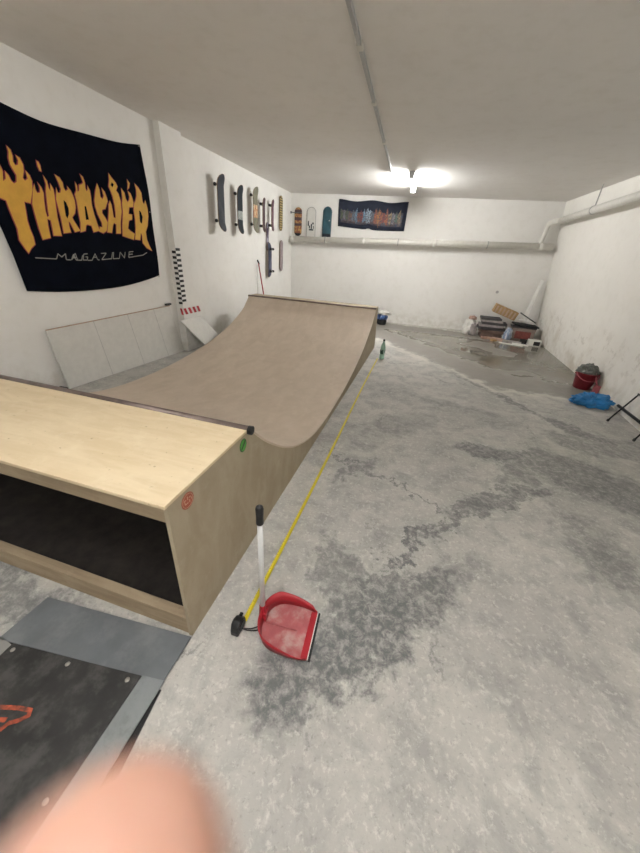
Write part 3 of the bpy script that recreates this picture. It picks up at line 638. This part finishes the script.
hang('tan deck with dark cross bars, high on the left wall near the corner', 8.76, 2.385, .03, L=.72, W=.20, face='tan_stripe', trucks=False, kick=.0, grp=G1, cat='skateboard deck', name='skateboard_deck')
hang('mauve-grey bare deck mounted low near the corner, under the barred tan one', 8.81, 1.475, .03, L=.70, W=.20, face='mauve', trucks=False, kick=.0, grp=G1, cat='skateboard deck', name='skateboard_deck')
hang('short purple and white deck just above the blue-black skateboard', 7.98, 1.86, .014, L=.56, W=.13, face='lilac', trucks=False, kick=.0, grp=G1, cat='skateboard deck', name='skateboard_deck')
# lower blue-black board: wheels face the room
o = skateboard('blue-black skateboard hung with its wheels facing the room, lowest with wheels', (WL(7.98, 1.38, .075), 7.98, 1.38), (0, 0, PI), L=.74, W=.20, face='bluewhite2', side=-1, kick=.03, grp=G1)
# boards standing on the pipe along the far wall
def bx(x, z, text, **k): return skateboard(text, (x, back_y(z) - .022, z), (0, 0, -PI / 2), **k)
G2 = 'boards standing on the far wall pipe'
o = bx(-3.285, 2.29, 'brown and orange patterned deck standing on the pipe nearest the corner', L=.64, W=.20, face='pads', kick=0, trucks=False, bands=((.28, .42, 'plum'), (-.495, -.40, 'grip_dark'), (.05, .16, 'plum'), (-.14, -.05, 'plum')), grp=G2, cat='skateboard deck', name='skateboard_deck')
B().tube([(.035, -.19, .20), (.035, .10, .20)], .010, 8).tube([(.035, -.20, .20), (.035, -.17, .20)], .026, 12).tube([(0, 0, .2), (.035, 0, .2)], .014, 8).ob('truck', 'truck_metal', o)
M['white_deck'] = mat('white deck face', '#dcdad4', .5, var=.03); M['grey_line'] = mat('grey board edge', '#a9a8a4', .6)
o = bx(-2.93, 2.27, 'white round-topped deck with grey rim and small dark print, on the pipe', L=.72, W=.26, face='white_deck', wood='grey_line', kick=0, trucks=False, grp=G2, cat='skateboard deck', name='skateboard_deck', square=True)
b = B()
for (y0, y1, z0, z1) in ((-.085, -.055, -.06, .05), (-.05, .07, -.16, -.125), (.0, .03, -.12, -.01), (.035, .075, -.02, .02), (-.05, -.02, -.11, -.05), (.06, .08, -.12, -.06)):
    b.box((.0065, y0, z0), (.008, y1, z1))
b.ob('deck_print', 'grip_dark', o)
v, f = [], []
for i in range(25):
    a = PI * i / 24
    for r in (.126, .112): v.append((.0075, r * math.cos(a), .232 + r * math.sin(a)))
v = [(.0075, .126, -.3), (.0075, .112, -.3)] + v + [(.0075, -.126, -.3), (.0075, -.112, -.3)]
f = [(2 * i, 2 * i + 1, 2 * i + 3, 2 * i + 2) for i in range(len(v) // 2 - 1)]
link_mesh('rim_line', v, f, 'grey_line', o, solid=.001)
o = bx(-2.50, 2.28, 'dark teal deck with a rounded top, standing on the pipe beside the tapestry', L=.74, W=.235, face='teal', wood='grip_dark', kick=0, trucks=False, bands=((-.495, -.30, 'grip_dark'),), grp=G2, cat='skateboard deck', name='skateboard_deck', square=True)
B().lathe([(0, .002), (.012, .002), (.012, 0)], 12).ob('white_dot', 'tape_white', o, loc=(.008, .06, .07), rot=(0, PI / 2, 0))

# ------------------------------------------------------------------ pipes
p0, p1 = Vector((-3.42, 9.42, 1.885)), Vector((2.80, 9.42, 2.05))
pipe = thing('drain_pipe', 'thick white drain pipe running along the far wall', 'pipe', p0)
B().tube([(0, 0, 0), p1 - p0], .070, 24).ob('pipe_run', 'pvc', pipe, smooth=True)
for q in (.004, .31, .59, .962):
    c = (p1 - p0) * q; d = (p1 - p0).normalized() * .05
    B().tube([c - d, c + d], .078, 24).ob('pipe_collar', 'pvc', pipe, smooth=True)
for q in (.15, .45, .78):
    c = (p1 - p0) * q; B().tube([c - Vector((.012, 0, 0)), c + Vector((.012, 0, 0))], .075, 20).box(tuple(c + Vector((-.012, .07, -.02))), tuple(c + Vector((.012, .15, .02)))).ob('pipe_bracket', 'grey_line', pipe, smooth=True)
side = thing('wall_pipe', 'white pipe running along the right wall and dropping to the far pipe', 'pipe', (2.53, 9.4, 2.14))
SP = Vector((2.53, 9.4, 2.14))
path = [(2.52, 9.42, 2.10), (2.55, 9.42, 2.40), (2.56, 9.41, 2.45), (2.575, 9.36, 2.49), (2.61, 9.25, 2.51), (2.66, 9.0, 2.52)]
B().tube([Vector(p) - SP for p in catmull(path, 5)], .052, 20).ob('pipe_elbow', 'pvc', side, smooth=True)
B().tube([Vector((2.66, 9.02, 2.52)) - SP, Vector((2.70, 6.3, 2.56)) - SP, Vector((2.72, 2.0, 2.60)) - SP, Vector((2.73, -2.9, 2.62)) - SP], .060, 20).ob('pipe_run', 'pvc', side, smooth=True)
for (y, x) in ((7.62, 2.68), (4.4, 2.71), (1.2, 2.72)):
    B().tube([Vector((x, y - .012, 2.52 + (9 - y) * .0155)) - SP, Vector((x, y + .012, 2.52 + (9 - y) * .0155)) - SP], .066, 20).box(tuple(Vector((x - .006, y - .01, 2.59)) - SP), tuple(Vector((x + .006, y + .01, H)) - SP)).ob('pipe_hanger', 'grey_line', side, smooth=True)

# ------------------------------------------------------------------ ceiling conduit and lamps
cd = thing('ceiling_conduit', 'thin grey cable conduit running along the ceiling to the lamp', 'conduit', (-.70, 4.0, H))
def cx_(y): return lerp(-.666, -.748, (y - 2.751) / 4.285)
segs = [(-.8, 2.3), (2.33, 3.15), (3.2, 4.1), (4.15, 5.3), (5.35, 7.04)]
for (a, c) in segs:
    m = Matrix.Translation((cx_((a + c) / 2) + .70, (a + c) / 2 - 4.0, -.016)) @ Matrix.Rotation(.0191, 4, 'Z')
    B().box((-.014, -(c - a) / 2, -.015), (.014, (c - a) / 2, .0155), m).ob('conduit_length', 'pvc_grey', cd, bevel=.003)
for y in (2.315, 3.175, 4.125, 5.325):
    B().box((cx_(y) + .70 - .021, y - 4.0 - .035, -.034), (cx_(y) + .70 + .021, y - 4.0 + .035, 0)).ob('joint_clip', 'pvc', cd, bevel=.003)
def lamp(x, y, z, text, L=1.25, tube='tube'):
    t = thing('ceiling_lamp', text, 'lamp', (x, y, z))
    B().box((-.05, -L / 2, -.035), (.05, L / 2, 0)).ob('housing', 'pvc_grey', t, bevel=.004)
    for s in (-1, 1): B().box((-.045, s * L / 2 - .012, -.115), (.045, s * L / 2 + .012, -.0)).ob('lamp_holder', 'pvc_grey', t, bevel=.004)
    B().tube([(0, -L / 2 + .013, -.075), (0, L / 2 - .013, -.075)], .032, 16).ob('lamp_tube', tube, t, smooth=True)
    return t
lamp(-.40, 7.55, H, 'lit tube lamp glaring on the ceiling near the far wall')
lamp(-.55, .2, H, 'lit tube lamp on the ceiling above the photographer', tube='tube_dim')
lamp(1.3, -1.6, H, 'unseen tube lamp added on the ceiling behind the photographer, nearer the right wall', tube='tube_dim')  # out-of-view lamp, added to brighten the ceiling

# ------------------------------------------------------------------ left wall things near the floor
def quad_box(nm, m, P, n, th, parent, **k):
    n = Vector(n).normalized() * th; P = [Vector(p) for p in P]; v = P + [p - n for p in P]
    return link_mesh(nm, v, [(0, 1, 2, 3), (4, 5, 6, 7), (0, 1, 5, 4), (1, 2, 6, 5), (2, 3, 7, 6), (3, 0, 4, 7)], m, parent, **k)
O_ = Vector((-3.62, 3.65, 0))
pn = thing('leaning_panel', 'long white four-section panel leaning against the left wall under the banner', 'panel', O_)  # white panel leaned against the wall
TL, TR, BL, BR = [Vector(p) - O_ for p in ((-3.665, 2.61, .70), (-3.57, 4.46, .745), (-3.72, 2.70, .0), (-3.58, 4.665, .0))]
quad_box('panel_board', 'white', [BL, BR, TR, TL], (1, 0, 0), .016, pn, bevel=.002)
for q in (.30, .57, .82):
    a = BL.lerp(BR, q); c = TL.lerp(TR, q + .0); d = Vector((0, .0025, 0)); e = Vector((.001, 0, 0))
    link_mesh('panel_seam', [a - d + e, a + d + e, c + d + e, c - d + e], [(0, 1, 2, 3)], 'grey_line', pn, solid=.001)
q = B().tube([TL + Vector((0, 0, .004)), TR + Vector((0, 0, .004))], .006, 8); M['pinkwood'] = mat('raw wood edge', '#b59a86', .8); q.ob('panel_top_edge', 'pinkwood', pn)
e = B().tube([BL + Vector((.004, 0, .002)), TL + Vector((.004, 0, 0))], .010, 8); e.ob('panel_side_edge', 'white', pn)
ck = label(B().box((-.02, -.055, -.014), (.02, .055, .014)).ob('wall_clip', 'black', loc=(left_x(4.42, .76) + .045, 4.42, .775), bevel=.005), 'small black clip at the upper right corner of the leaning panel', 'clip')
label(B().box((-.06, -.17, 0), (.05, .12, .07)).ob('black_box', 'rubber', loc=(-3.67, 2.50, 0), bevel=.008), 'small black box on the floor behind the left end of the leaning panel', 'box')
# checkered strip on the pier edge
O_ = Vector((pier_x(1.1), pier_y(1.1), 1.1))
zb = thing('checkered_tape', 'black and white checkered tape running down the pier edge', 'tape', O_)
zt, zl = 1.535, .755; n = 22; dz = (zt - zl) / n
b1 = B(); b2 = B()
for i in range(n):
    z0 = zt - dz * (i + 1); z1 = zt - dz * i
    for col in (0, 1):
        tgt = b1 if (i + col) % 2 else b2
        x0, y0 = pier_x(z0), pier_y(z0)
        if col: lo = (x0 - .001, y0 + .0, z0); hi = (x0 + .0035, y0 + .10, z1)
        else: lo = (x0 - .062, y0 - .0035, z0); hi = (x0 + .003, y0 + .001, z1)
        tgt.box(tuple(Vector(lo) - O_), tuple(Vector(hi) - O_))
b1.ob('black_checks', 'tape_black', zb); b2.ob('white_checks', 'tape_white', zb)
# hazard tape
z0, z1 = .595, .690
HY = pier_y(.65); O_ = Vector((pier_x(.65), HY, .64))
hz = thing('hazard_tape', 'short red and white striped tape across the pier below the checks', 'tape', O_)
B().box((-.003, -.003, z0 - .64), (.003, .46, z1 - .64)).box((-.06, -.0045, z0 - .64), (.003, .0, z1 - .64)).ob('tape_base', 'tape_white', hz)
b = B(); w = .06
for i in range(4):
    y = .0 + i * .115
    b.prism([(y, z1 - .64), (y + w, z1 - .64), (y + w + .05, z0 - .64), (y + .05, z0 - .64)], .003, .0045, 0)
b.prism([(-.055, z1 - .64), (-.02, z1 - .64), (.0, z0 - .64), (-.035, z0 - .64)], -.006, -.0045, 1)
b.ob('red_stripes', 'tape_red', hz)
# white plank leaning on the pier
O_ = Vector((-3.35, 4.95, 0))
pl = thing('leaning_board', 'white rectangular board leaning on the pier beside the ramp', 'board', O_)
P = [Vector(p) - O_ for p in ((-3.22, 4.90, .0), (-3.26, 5.50, .0), (-3.445, 5.03, .535), (-3.44, 4.50, .535))]
quad_box('board_face', 'white', P, (P[1] - P[0]).cross(P[3] - P[0]), .018, pl, bevel=.002)
# broom stick behind the ramp
O_ = Vector((-3.35, 7.66, 0))
bs_ = thing('broom', 'thin red stick with a dark tip leaning on the left wall behind the ramp', 'broom', O_)
B().tube([Vector((-3.35, 7.66, .05)) - O_, Vector((-3.455, 7.41, 1.34)) - O_], .013, 10).ob('handle', 'red', bs_, smooth=True)
B().tube([Vector((-3.444, 7.43, 1.30)) - O_, Vector((-3.466, 7.39, 1.38)) - O_], .017, 10).ob('grip', 'rubber', bs_, smooth=True)
B().box((-.03, -.14, .0), (.03, .14, .07)).ob('brush_head', 'rubber', bs_)
bs_.rotation_euler = (0, 0, 0)
O_ = Vector((-3.47, 7.36, 0))
label(B().tube([(.0, 0, 0), (.015, 0, 1.29)], .010, 8).ob('white_pole', 'white', loc=(-3.475, 7.36, 0), smooth=True), 'thin white pole standing against the left wall beside the red stick', 'pole')

# ------------------------------------------------------------------ tape measure
O_ = Vector((-.522, .805, 0))
tm = thing('tape_measure', 'yellow tape measure pulled out along the ramp, black case near the dustpan', 'tape measure', O_)
a, c = Vector((-.510, .842, .006)), Vector((-.433, 5.80, .004)); v = []; f = []
d = (c - a).normalized(); nn = Vector((-d.y, d.x, 0)); n = 60
for i in range(n + 1):
    p = a + (c - a) * i / n + Vector((.006 * math.sin(i * .11), 0, 0))
    for s, h in ((-1, .003), (0, 0), (1, .003)): v.append(p + nn * s * .0108 + Vector((0, 0, h)) - O_)
for i in range(n):
    for j in (0, 1): k = i * 3 + j; f.append((k, k + 1, k + 4, k + 3))
link_mesh('blade', v, f, 'yellow', tm, solid=.0006)
b = B()
for i in range(0, 240):
    p = a + (c - a) * i / 240 + Vector((.006 * math.sin(i / 4 * .11), 0, .0036)) - O_
    w = .011 if i % 5 == 0 else .005
    b.add([p + nn * .0105 - d * .0007, p + nn * (.0105 - w) - d * .0007, p + nn * (.0105 - w) + d * .0007, p + nn * .0105 + d * .0007], [(0, 1, 2, 3)])
b.ob('blade_ticks', 'tape_black', tm)
rz = math.atan2(d.y, d.x)
cs = B().prism([(-.038, 0), (.034, 0), (.040, .012), (.036, .045), (.018, .068), (-.012, .072), (-.034, .058), (-.042, .030), (-.042, .008)], -.020, .020, 1)
cse = cs.ob('case', 'black', tm, rot=(0, 0, rz), bevel=.007)
B().tube([(-.002, -.024, .036), (-.002, .024, .036)], .024, 20).ob('case_label', 'dark_metal', tm, rot=(0, 0, rz), smooth=False)
B().box((.022, -.008, .058), (.040, .008, .066)).ob('lock_button', 'dark_metal', tm, rot=(0, 0, rz), bevel=.002)
lp = [(.02, -.01, .03), (.05, -.006, .020), (.085, .012, .008), (.105, .030, .006), (.108, .042, .006), (.092, .036, .007), (.06, .010, .012), (.03, -.004, .022)]
B().tube(catmull(lp, 5), .0028, 8).ob('wrist_strap', 'black', tm, smooth=True)

# ------------------------------------------------------------------ dustpan with tall handle
O_ = Vector((-.296, .870, 0))
dpn = thing('dustpan', 'red dusty long-handled dustpan standing on the floor by the tape measure', 'dustpan', O_, (0, 0, R(3)))
dpn.scale = (.95, .93, .99)
# local: x towards the mouth (right), y across; mouth at x=+.125
def pan_outline(t):   # t from mouth corner round the back to the other mouth corner
    pts = [(.125, .118), (.06, .128), (-.02, .126), (-.075, .112), (-.110, .078), (-.126, .035), (-.128, -.03), (-.112, -.080), (-.078, -.112), (-.02, -.126), (.06, -.128), (.125, -.118)]
    return pts
ol_ = catmull(pan_outline(0), 4); n = len(ol_)
def hgt(x): return .016 + .080 * max(0, min(1, (.125 - x) / .20)) ** .8
v = []; f = []
for (x, y) in ol_: v.append((x, y, .004 + .010 * (.125 - x) / .25))
v.append((0, 0, .008)); ci = n
f = [(i, i + 1, ci) for i in range(n - 1)] + [(n - 1, 0, ci)]
link_mesh('pan_floor', v, f, 'red_dusty', dpn, solid=.003)
v = []; f = []
for (x, y) in ol_:
    r = 1.10 if x < .1 else 1.02
    v.append((x, y, .004 + .010 * (.125 - x) / .25)); v.append((x * (r if x < 0 else 1), y * r, hgt(x)))
for i in range(n - 1): f.append((2 * i, 2 * i + 1, 2 * i + 3, 2 * i + 2))
link_mesh('pan_wall', v, f, 'red', dpn, smooth=True, solid=.0035)
B().box((.095, -.117, .0065), (.127, .117, .0095)).ob('mouth_band', 'red', dpn, bevel=.001)
B().box((.127, -.118, .0045), (.131, .118, .0095)).ob('lip_line', 'tape_white', dpn)
B().box((.131, -.120, .0005), (.142, .120, .0085)).ob('rubber_lip', 'rubber', dpn)
B().tube([(-.115, .0, .016), (.045, .0, .0115)], [.007, .002], 8, flat=.7).ob('center_ridge', 'red_dusty', dpn, smooth=True)
B().tube([(-.140, .018, .012), (-.140, .018, .115)], [.022, .016], 14).box((-.14, .0, .012), (-.118, .036, .07)).ob('handle_socket', 'red', dpn, smooth=False, bevel=.002)
B().tube([(-.140, .018, .09), (-.142, .022, .66)], .0125, 16).ob('handle_tube', 'white_tube', dpn, smooth=True)
g = B().tube([(-.142, .022, .635), (-.142, .022, .64), (-.142, .022, .67), (-.142, .022, .715), (-.142, .022, .725), (-.142, .022, .73)], [.0145, .017, .0155, .0175, .015, .008], 16).ob('grip', 'black', dpn, smooth=True)
B().tube([(-.142, .022, .729), (-.142, .022, .7315)], .004, 10).ob('hanging_hole', 'truck_metal', g)

# ------------------------------------------------------------------ bottle
bt = thing('plastic_bottle', 'green plastic bottle with dark cap standing at the end of the yellow tape', 'bottle', (-.365, 5.83, 0))
B().lathe([(0, .004), (.034, 0), (.042, .01), (.043, .05), (.040, .09), (.043, .13), (.043, .20), (.038, .235), (.026, .275), (.015, .305), (.0135, .325)], 24).ob('bottle_body', 'bottle', bt, smooth=True)
M['lbl'] = graphic_material('dark green label', ('#2c5a48', '#1f4638', '#b9cfc4'), 9)
B().lathe([(.0436, .095), (.0445, .10), (.0445, .165), (.0436, .17)], 24).ob('bottle_label', 'lbl', bt, smooth=True)
B().lathe([(0, .345), (.0155, .345), (.0165, .34), (.0165, .318), (.014, .318)], 16).ob('bottle_cap', 'dark_metal', bt, smooth=True)

# ------------------------------------------------------------------ soft bags
def lumpy(name, m, loc, rx, ry, rz, seed, amp=.2, freq=2.5, parent=None, flat=True, rot=0, fold=0, n=40, taper=0):
    v = []; f = []; rows = n // 2
    off = Vector((seed * 7.3, seed * 3.1, seed * 1.7))
    for i in range(rows + 1):
        ph = PI * i / rows
        for j in range(n):
            th = 2 * PI * j / n; d = Vector((math.sin(ph) * math.cos(th), math.sin(ph) * math.sin(th), math.cos(ph)))
            r = 1 + amp * noise.fractal(d * freq + off, 1, 2, 4) + fold * abs(noise.noise(d * freq * 2.2 + off))
            p = Vector((d.x * rx * r, d.y * ry * r, d.z * rz * r))
            k = 1 - taper * max(0, p.x / rx); p.y *= k; p.z *= k
            if flat: p.z = max(p.z, -rz * .55) + rz * .55
            v.append(p)
    for i in range(rows):
        for j in range(n): f.append((i * n + j, i * n + (j + 1) % n, (i + 1) * n + (j + 1) % n, (i + 1) * n + j))
    return link_mesh(name, v, f, m, parent, loc=loc, rot=(0, 0, rot), smooth=True)
bag = lumpy('blue_bag', 'blue_bag', (2.56, 4.93, 0), .25, .14, .11, 3, .35, 2.2, fold=-.45, n=72, rot=R(8), taper=-.25)
label(bag, 'crumpled blue plastic bag on the floor in front of the red bucket', 'plastic bag')
# bag behind the ramp
sb = thing('plastic_sack', 'white sack with blue print and dark base, half hidden behind the ramp', 'sack', (-.73, 9.26, 0))
lumpy('sack_base', 'rubber', (0, 0, 0), .13, .12, .13, 5, .15, 2, sb)
lumpy('sack_middle', 'bluewhite', (0, 0, .13), .15, .13, .11, 6, .15, 2, sb)
lumpy('sack_top', 'white_bag', (.03, .0, .26), .19, .13, .07, 8, .3, 2, sb)

# ------------------------------------------------------------------ bucket with rag
bk = thing('bucket', 'dark red bucket holding a grey rag by the right wall', 'bucket', (2.765, 5.72, 0))
B().lathe([(0, .004), (.105, .0), (.112, .01), (.145, .235), (.152, .24), (.152, .25), (.140, .25), (.108, .015), (0, .012)], 32).ob('pail', 'bucket', bk, smooth=True)
hd = [(.155 * math.cos(t) , -.02 - .155 * math.sin(t) * .75, .245 - .155 * math.sin(t) * .65) for t in [PI * i / 14 for i in range(15)]]
B().tube(hd, .006, 8).ob('bail_handle', 'pink', bk, smooth=True)
for s in (-1, 1): B().tube([(s * .146, 0, .225), (s * .162, 0, .225)], .012, 10).ob('handle_ear', 'bucket', bk)
label(lumpy('cleaning_rag', 'rag', (2.76, 5.73, .215), .145, .135, .10, 11, .35, 2.2, fold=-.3), 'crumpled grey rag heaped on top of the red bucket', 'rag')
o = thing('dust_brush', 'pink hand brush leaning in the red bucket toward the right wall', 'brush', (2.86, 5.60, 0))
B().tube([(.015, -.08, .08), (-.045, .06, .30)], .014, 10).ob('brush_handle', 'pink', o, smooth=True)
B().box((-.03, -.10, .0), (.055, -.05, .12)).ob('brush_head', 'pink', o, bevel=.01)

# ------------------------------------------------------------------ folded stand at the right edge
st = thing('folding_stand', 'black metal folding stand legs at the right edge of the floor', 'stand', (2.6, 4.15, 0))
O_ = Vector((2.6, 4.15, 0))
for (a, c) in (((2.561, 4.41, .006), (2.775, 4.485, .36)), ((2.594, 3.906, .006), (2.775, 3.97, .36))):
    a = Vector(a) - O_; c = Vector(c) - O_; g = B().tube([a, c], .0085, 10).ob('leg', 'dark_metal', st, smooth=True)
    B().tube([a - Vector((0, 0, .006)), a + (c - a) * .06], .014, 10).ob('rubber_foot', 'rubber', g, smooth=True)
B().tube([Vector((2.70, 4.60, .155)) - O_, Vector((2.68, 3.80, .155)) - O_], .017, 10).ob('cross_bar', 'dark_metal', st, smooth=True)
B().tube([Vector((2.775, 4.50, .36)) - O_, Vector((2.775, 3.90, .36)) - O_], .010, 10).ob('top_bar', 'dark_metal', st, smooth=True)

# ------------------------------------------------------------------ junk pile in the far right corner
def crate(name, m, loc, sx, sy, sz, rot, text, cat, extra=None, group=None):
    t = thing(name, text, cat, loc, rot, group)
    B().box((-sx / 2, -sy / 2, 0), (sx / 2, sy / 2, sz)).ob('body', m, t, bevel=.006)
    if extra: extra(t)
    return t
G3 = 'boards stacked in the junk pile'
z = .0
spec = [('slab_brown', .56, .07, 'brown board at the bottom of the stacked boards in the corner', .0), ('slab_dark', .58, .07, 'dark board second from the bottom of the corner stack', -.02), ('slab_grey', .55, .055, 'grey board in the middle of the corner stack', -.04), ('slab_dark', .56, .06, 'dark board just over the middle of the corner stack', .02), ('slab_grey', .50, .05, 'light grey board second from the top of the corner stack', -.05), ('slab_dark', .46, .045, 'dark slim board on top of the corner stack', -.08)]
zz = .12
base = thing('low_crate', 'low crate under the stacked boards in the corner', 'crate', (2.00, 9.20, 0))
B().box((-.24, -.18, 0), (.24, .18, .12)).ob('body', 'slab_brown', base, bevel=.005)
for k, (m, w, h, txt, dx) in enumerate(spec):
    o = B().box((-w / 2, -.19, 0), (w / 2, .19, h)).ob('flat_board', m, loc=(2.0 + dx, 9.20, zz), rot=(0, 0, R(rnd.uniform(-7, 7))), bevel=.005)
    label(o, txt, 'board', G3); zz += h
def slats(t):
    for i in range(6): B().box((-.245 + i * .085, -.144, .012), (-.205 + i * .085, -.139, .165)).ob('slat', 'pinkwood', t)
crate('wooden_crate', 'cardboard', (2.17, 9.23, .535), .54, .28, .19, (0, R(17), R(-4)), 'tan box lying tilted on top of the stacked boards', 'box', slats)
def redp(t):
    B().box((-.17, -.156, .08), (.17, -.150, .25)).ob('red_panel', 'box_red', t)
    B().box((-.26, -.16, .32), (.26, .16, .345)).ob('box_lid', 'slab_dark', t, bevel=.004)
crate('storage_box', 'box_grey', (2.68, 9.12, .0), .50, .30, .32, (0, 0, R(-3)), 'grey-brown box with a red front panel at the right of the pile', 'box', redp)
label(B().box((-.27, -.17, 0), (.27, .17, .035)).ob('black_tray', 'rubber', loc=(2.70, 9.12, .365), rot=(0, R(4), 0), bevel=.006), 'black tray lying on the box with the red panel', 'tray')
label(B().box((-.20, -.10, 0), (.20, .10, .03)).ob('white_board', 'white', loc=(2.73, 9.15, .445), rot=(0, R(12), 0), bevel=.004), 'small white board tilted on the black tray', 'board')
label(B().tube([(-.02, 0, 0), (.38, .02, -.2)], .012, 8).ob('black_rod', 'black', loc=(2.50, 9.0, .66)), 'black rod slanting across the top of the pile', 'rod')
ws = thing('white_sack', 'white and grey plastic sack at the left end of the junk pile', 'sack', (1.50, 9.32, 0))
lumpy('sack_body', 'white_bag', (0, 0, 0), .16, .15, .24, 21, .25, 2.2, ws)
lumpy('sack_side', 'slab_grey', (.08, -.10, 0), .10, .09, .18, 22, .3, 2.2, ws)
lumpy('sack_neck', 'cardboard_pink', (.03, 0, .36), .09, .08, .06, 23, .35, 3, ws)
label(lumpy('clear_bag', 'clearbag', (2.33, 8.90, 0), .09, .08, .20, 31, .3, 2.5), 'bluish white plastic bag between the stack and the red-panelled box', 'plastic bag')
G4 = 'scraps on the floor in front of the pile'
for k, (x, y, sx, sy, sz, m, txt, rz_) in enumerate([
    (1.88, 8.90, .22, .12, .05, 'cardboard_pink', 'pinkish cardboard scrap under the left edge of the board stack', 12),
    (2.12, 8.82, .26, .10, .06, 'cardboard_pink', 'pinkish cardboard scrap in front of the stack middle', -10),
    (2.02, 8.72, .12, .09, .04, 'cardboard', 'small tan cardboard piece nearest the puddle', 30),
    (2.42, 8.72, .40, .12, .05, 'slab_grey', 'grey board scrap on the floor before the clear bag', -14),
    (2.58, 8.60, .34, .05, .03, 'white', 'thin white lath on the floor at the front of the pile', -18),
    (2.36, 8.52, .50, .05, .02, 'white', 'long white lath lying nearest the puddle', -16),
    (2.68, 8.80, .12, .12, .10, 'rubber', 'small black block between the scraps and the white box', 5)]):
    label(B().box((-sx / 2, -sy / 2, 0), (sx / 2, sy / 2, sz)).ob('floor_scrap', m, loc=(x, y, 0), rot=(0, 0, R(rz_)), bevel=.004), txt, 'scrap', G4)
sbx = thing('small_box', 'small white box with a dark front at the right end of the pile', 'box', (2.89, 8.72, 0), (0, 0, R(-8)))
B().box((-.13, -.09, 0), (.13, .09, .13)).ob('body', 'white', sbx, bevel=.004); B().box((-.02, -.094, .02), (.11, -.089, .11)).ob('dark_front', 'rubber', sbx)
O_ = Vector((2.72, 9.3, 0))
pk = thing('tall_plank', 'tall white plank leaning in the far right corner behind the pile', 'plank', O_)
m = Matrix.Translation((0, 0, 0))
P = [Vector(p) - O_ for p in ((2.59, 9.40, .0), (2.73, 9.34, .0), (2.86, 9.42, 1.36), (2.81, 9.48, 1.36))]
quad_box('plank_board', 'white', P, (P[1] - P[0]).cross(P[3] - P[0]), .025, pk, bevel=.003)
# small debris on the floor by the far wall
for (x, y, s, txt) in ((.95, 9.45, .05, 'white plaster chip by the far wall, left of the pile'), (1.18, 9.42, .035, 'smaller white plaster chip close to the white sack')):
    label(lumpy('plaster_chip', 'white', (x, y, 0), s, s * .6, s * .4, 40 + x, .3, 2, n=16), txt, 'debris')
label(B().lathe([(0, .012), (.03, .012), (.035, 0)], 16).ob('wall_socket', 'grey_line', loc=(1.98, back_y(1.0) - .004, 1.02), rot=(PI / 2, 0, 0)), 'tiny round grey wall plate above the junk pile', 'wall plate')

# ------------------------------------------------------------------ photographer's fingertip right in front of the lens
cam_m = co.matrix_world.copy()
tip = Vector((0, 0, 1.6)) + rt * -.0150 + dn * .0276 + fw * .0210        # near the lower left of the lens
dirf = (rt * .08 + dn * -.92 + fw * -.12).normalized()                    # pointing up
fing = thing('finger', 'blurred pink fingertip of the photographer at the lower left of the view', 'finger', tip)
def fp(a, off=Vector((0, 0, 0))): return -dirf * a + off
bend = fw * -.25
pts = [fp(0), fp(.0015), fp(.004), fp(.008), fp(.014), fp(.020), fp(.026), fp(.034, bend * .01), fp(.044, bend * .02), fp(.056, bend * .05), fp(.068, bend * .08)]
rad = [.0016, .0052, .0074, .0086, .0092, .0094, .0092, .0086, .0088, .0096, .0098]
ps = catmull([tuple(p) + (r,) for p, r in zip(pts, rad)], 4)
ps = [(a, b, c, d * 1.22) for a, b, c, d in ps]
B().tube([p[:3] for p in ps], [p[3] for p in ps], 24, flat=.88).ob('fingertip', 'flesh', fing, smooth=True)

# ------------------------------------------------------------------ world and view
w = bpy.data.worlds.new('world'); S.world = w; w.use_nodes = True
w.node_tree.nodes['Background'].inputs[0].default_value = (.02, .02, .02, 1)
S.view_settings.view_transform = 'Standard'; S.view_settings.look = 'None'; S.view_settings.gamma = 1
S.view_settings.use_curve_mapping = False
S.view_settings.exposure = 2.25
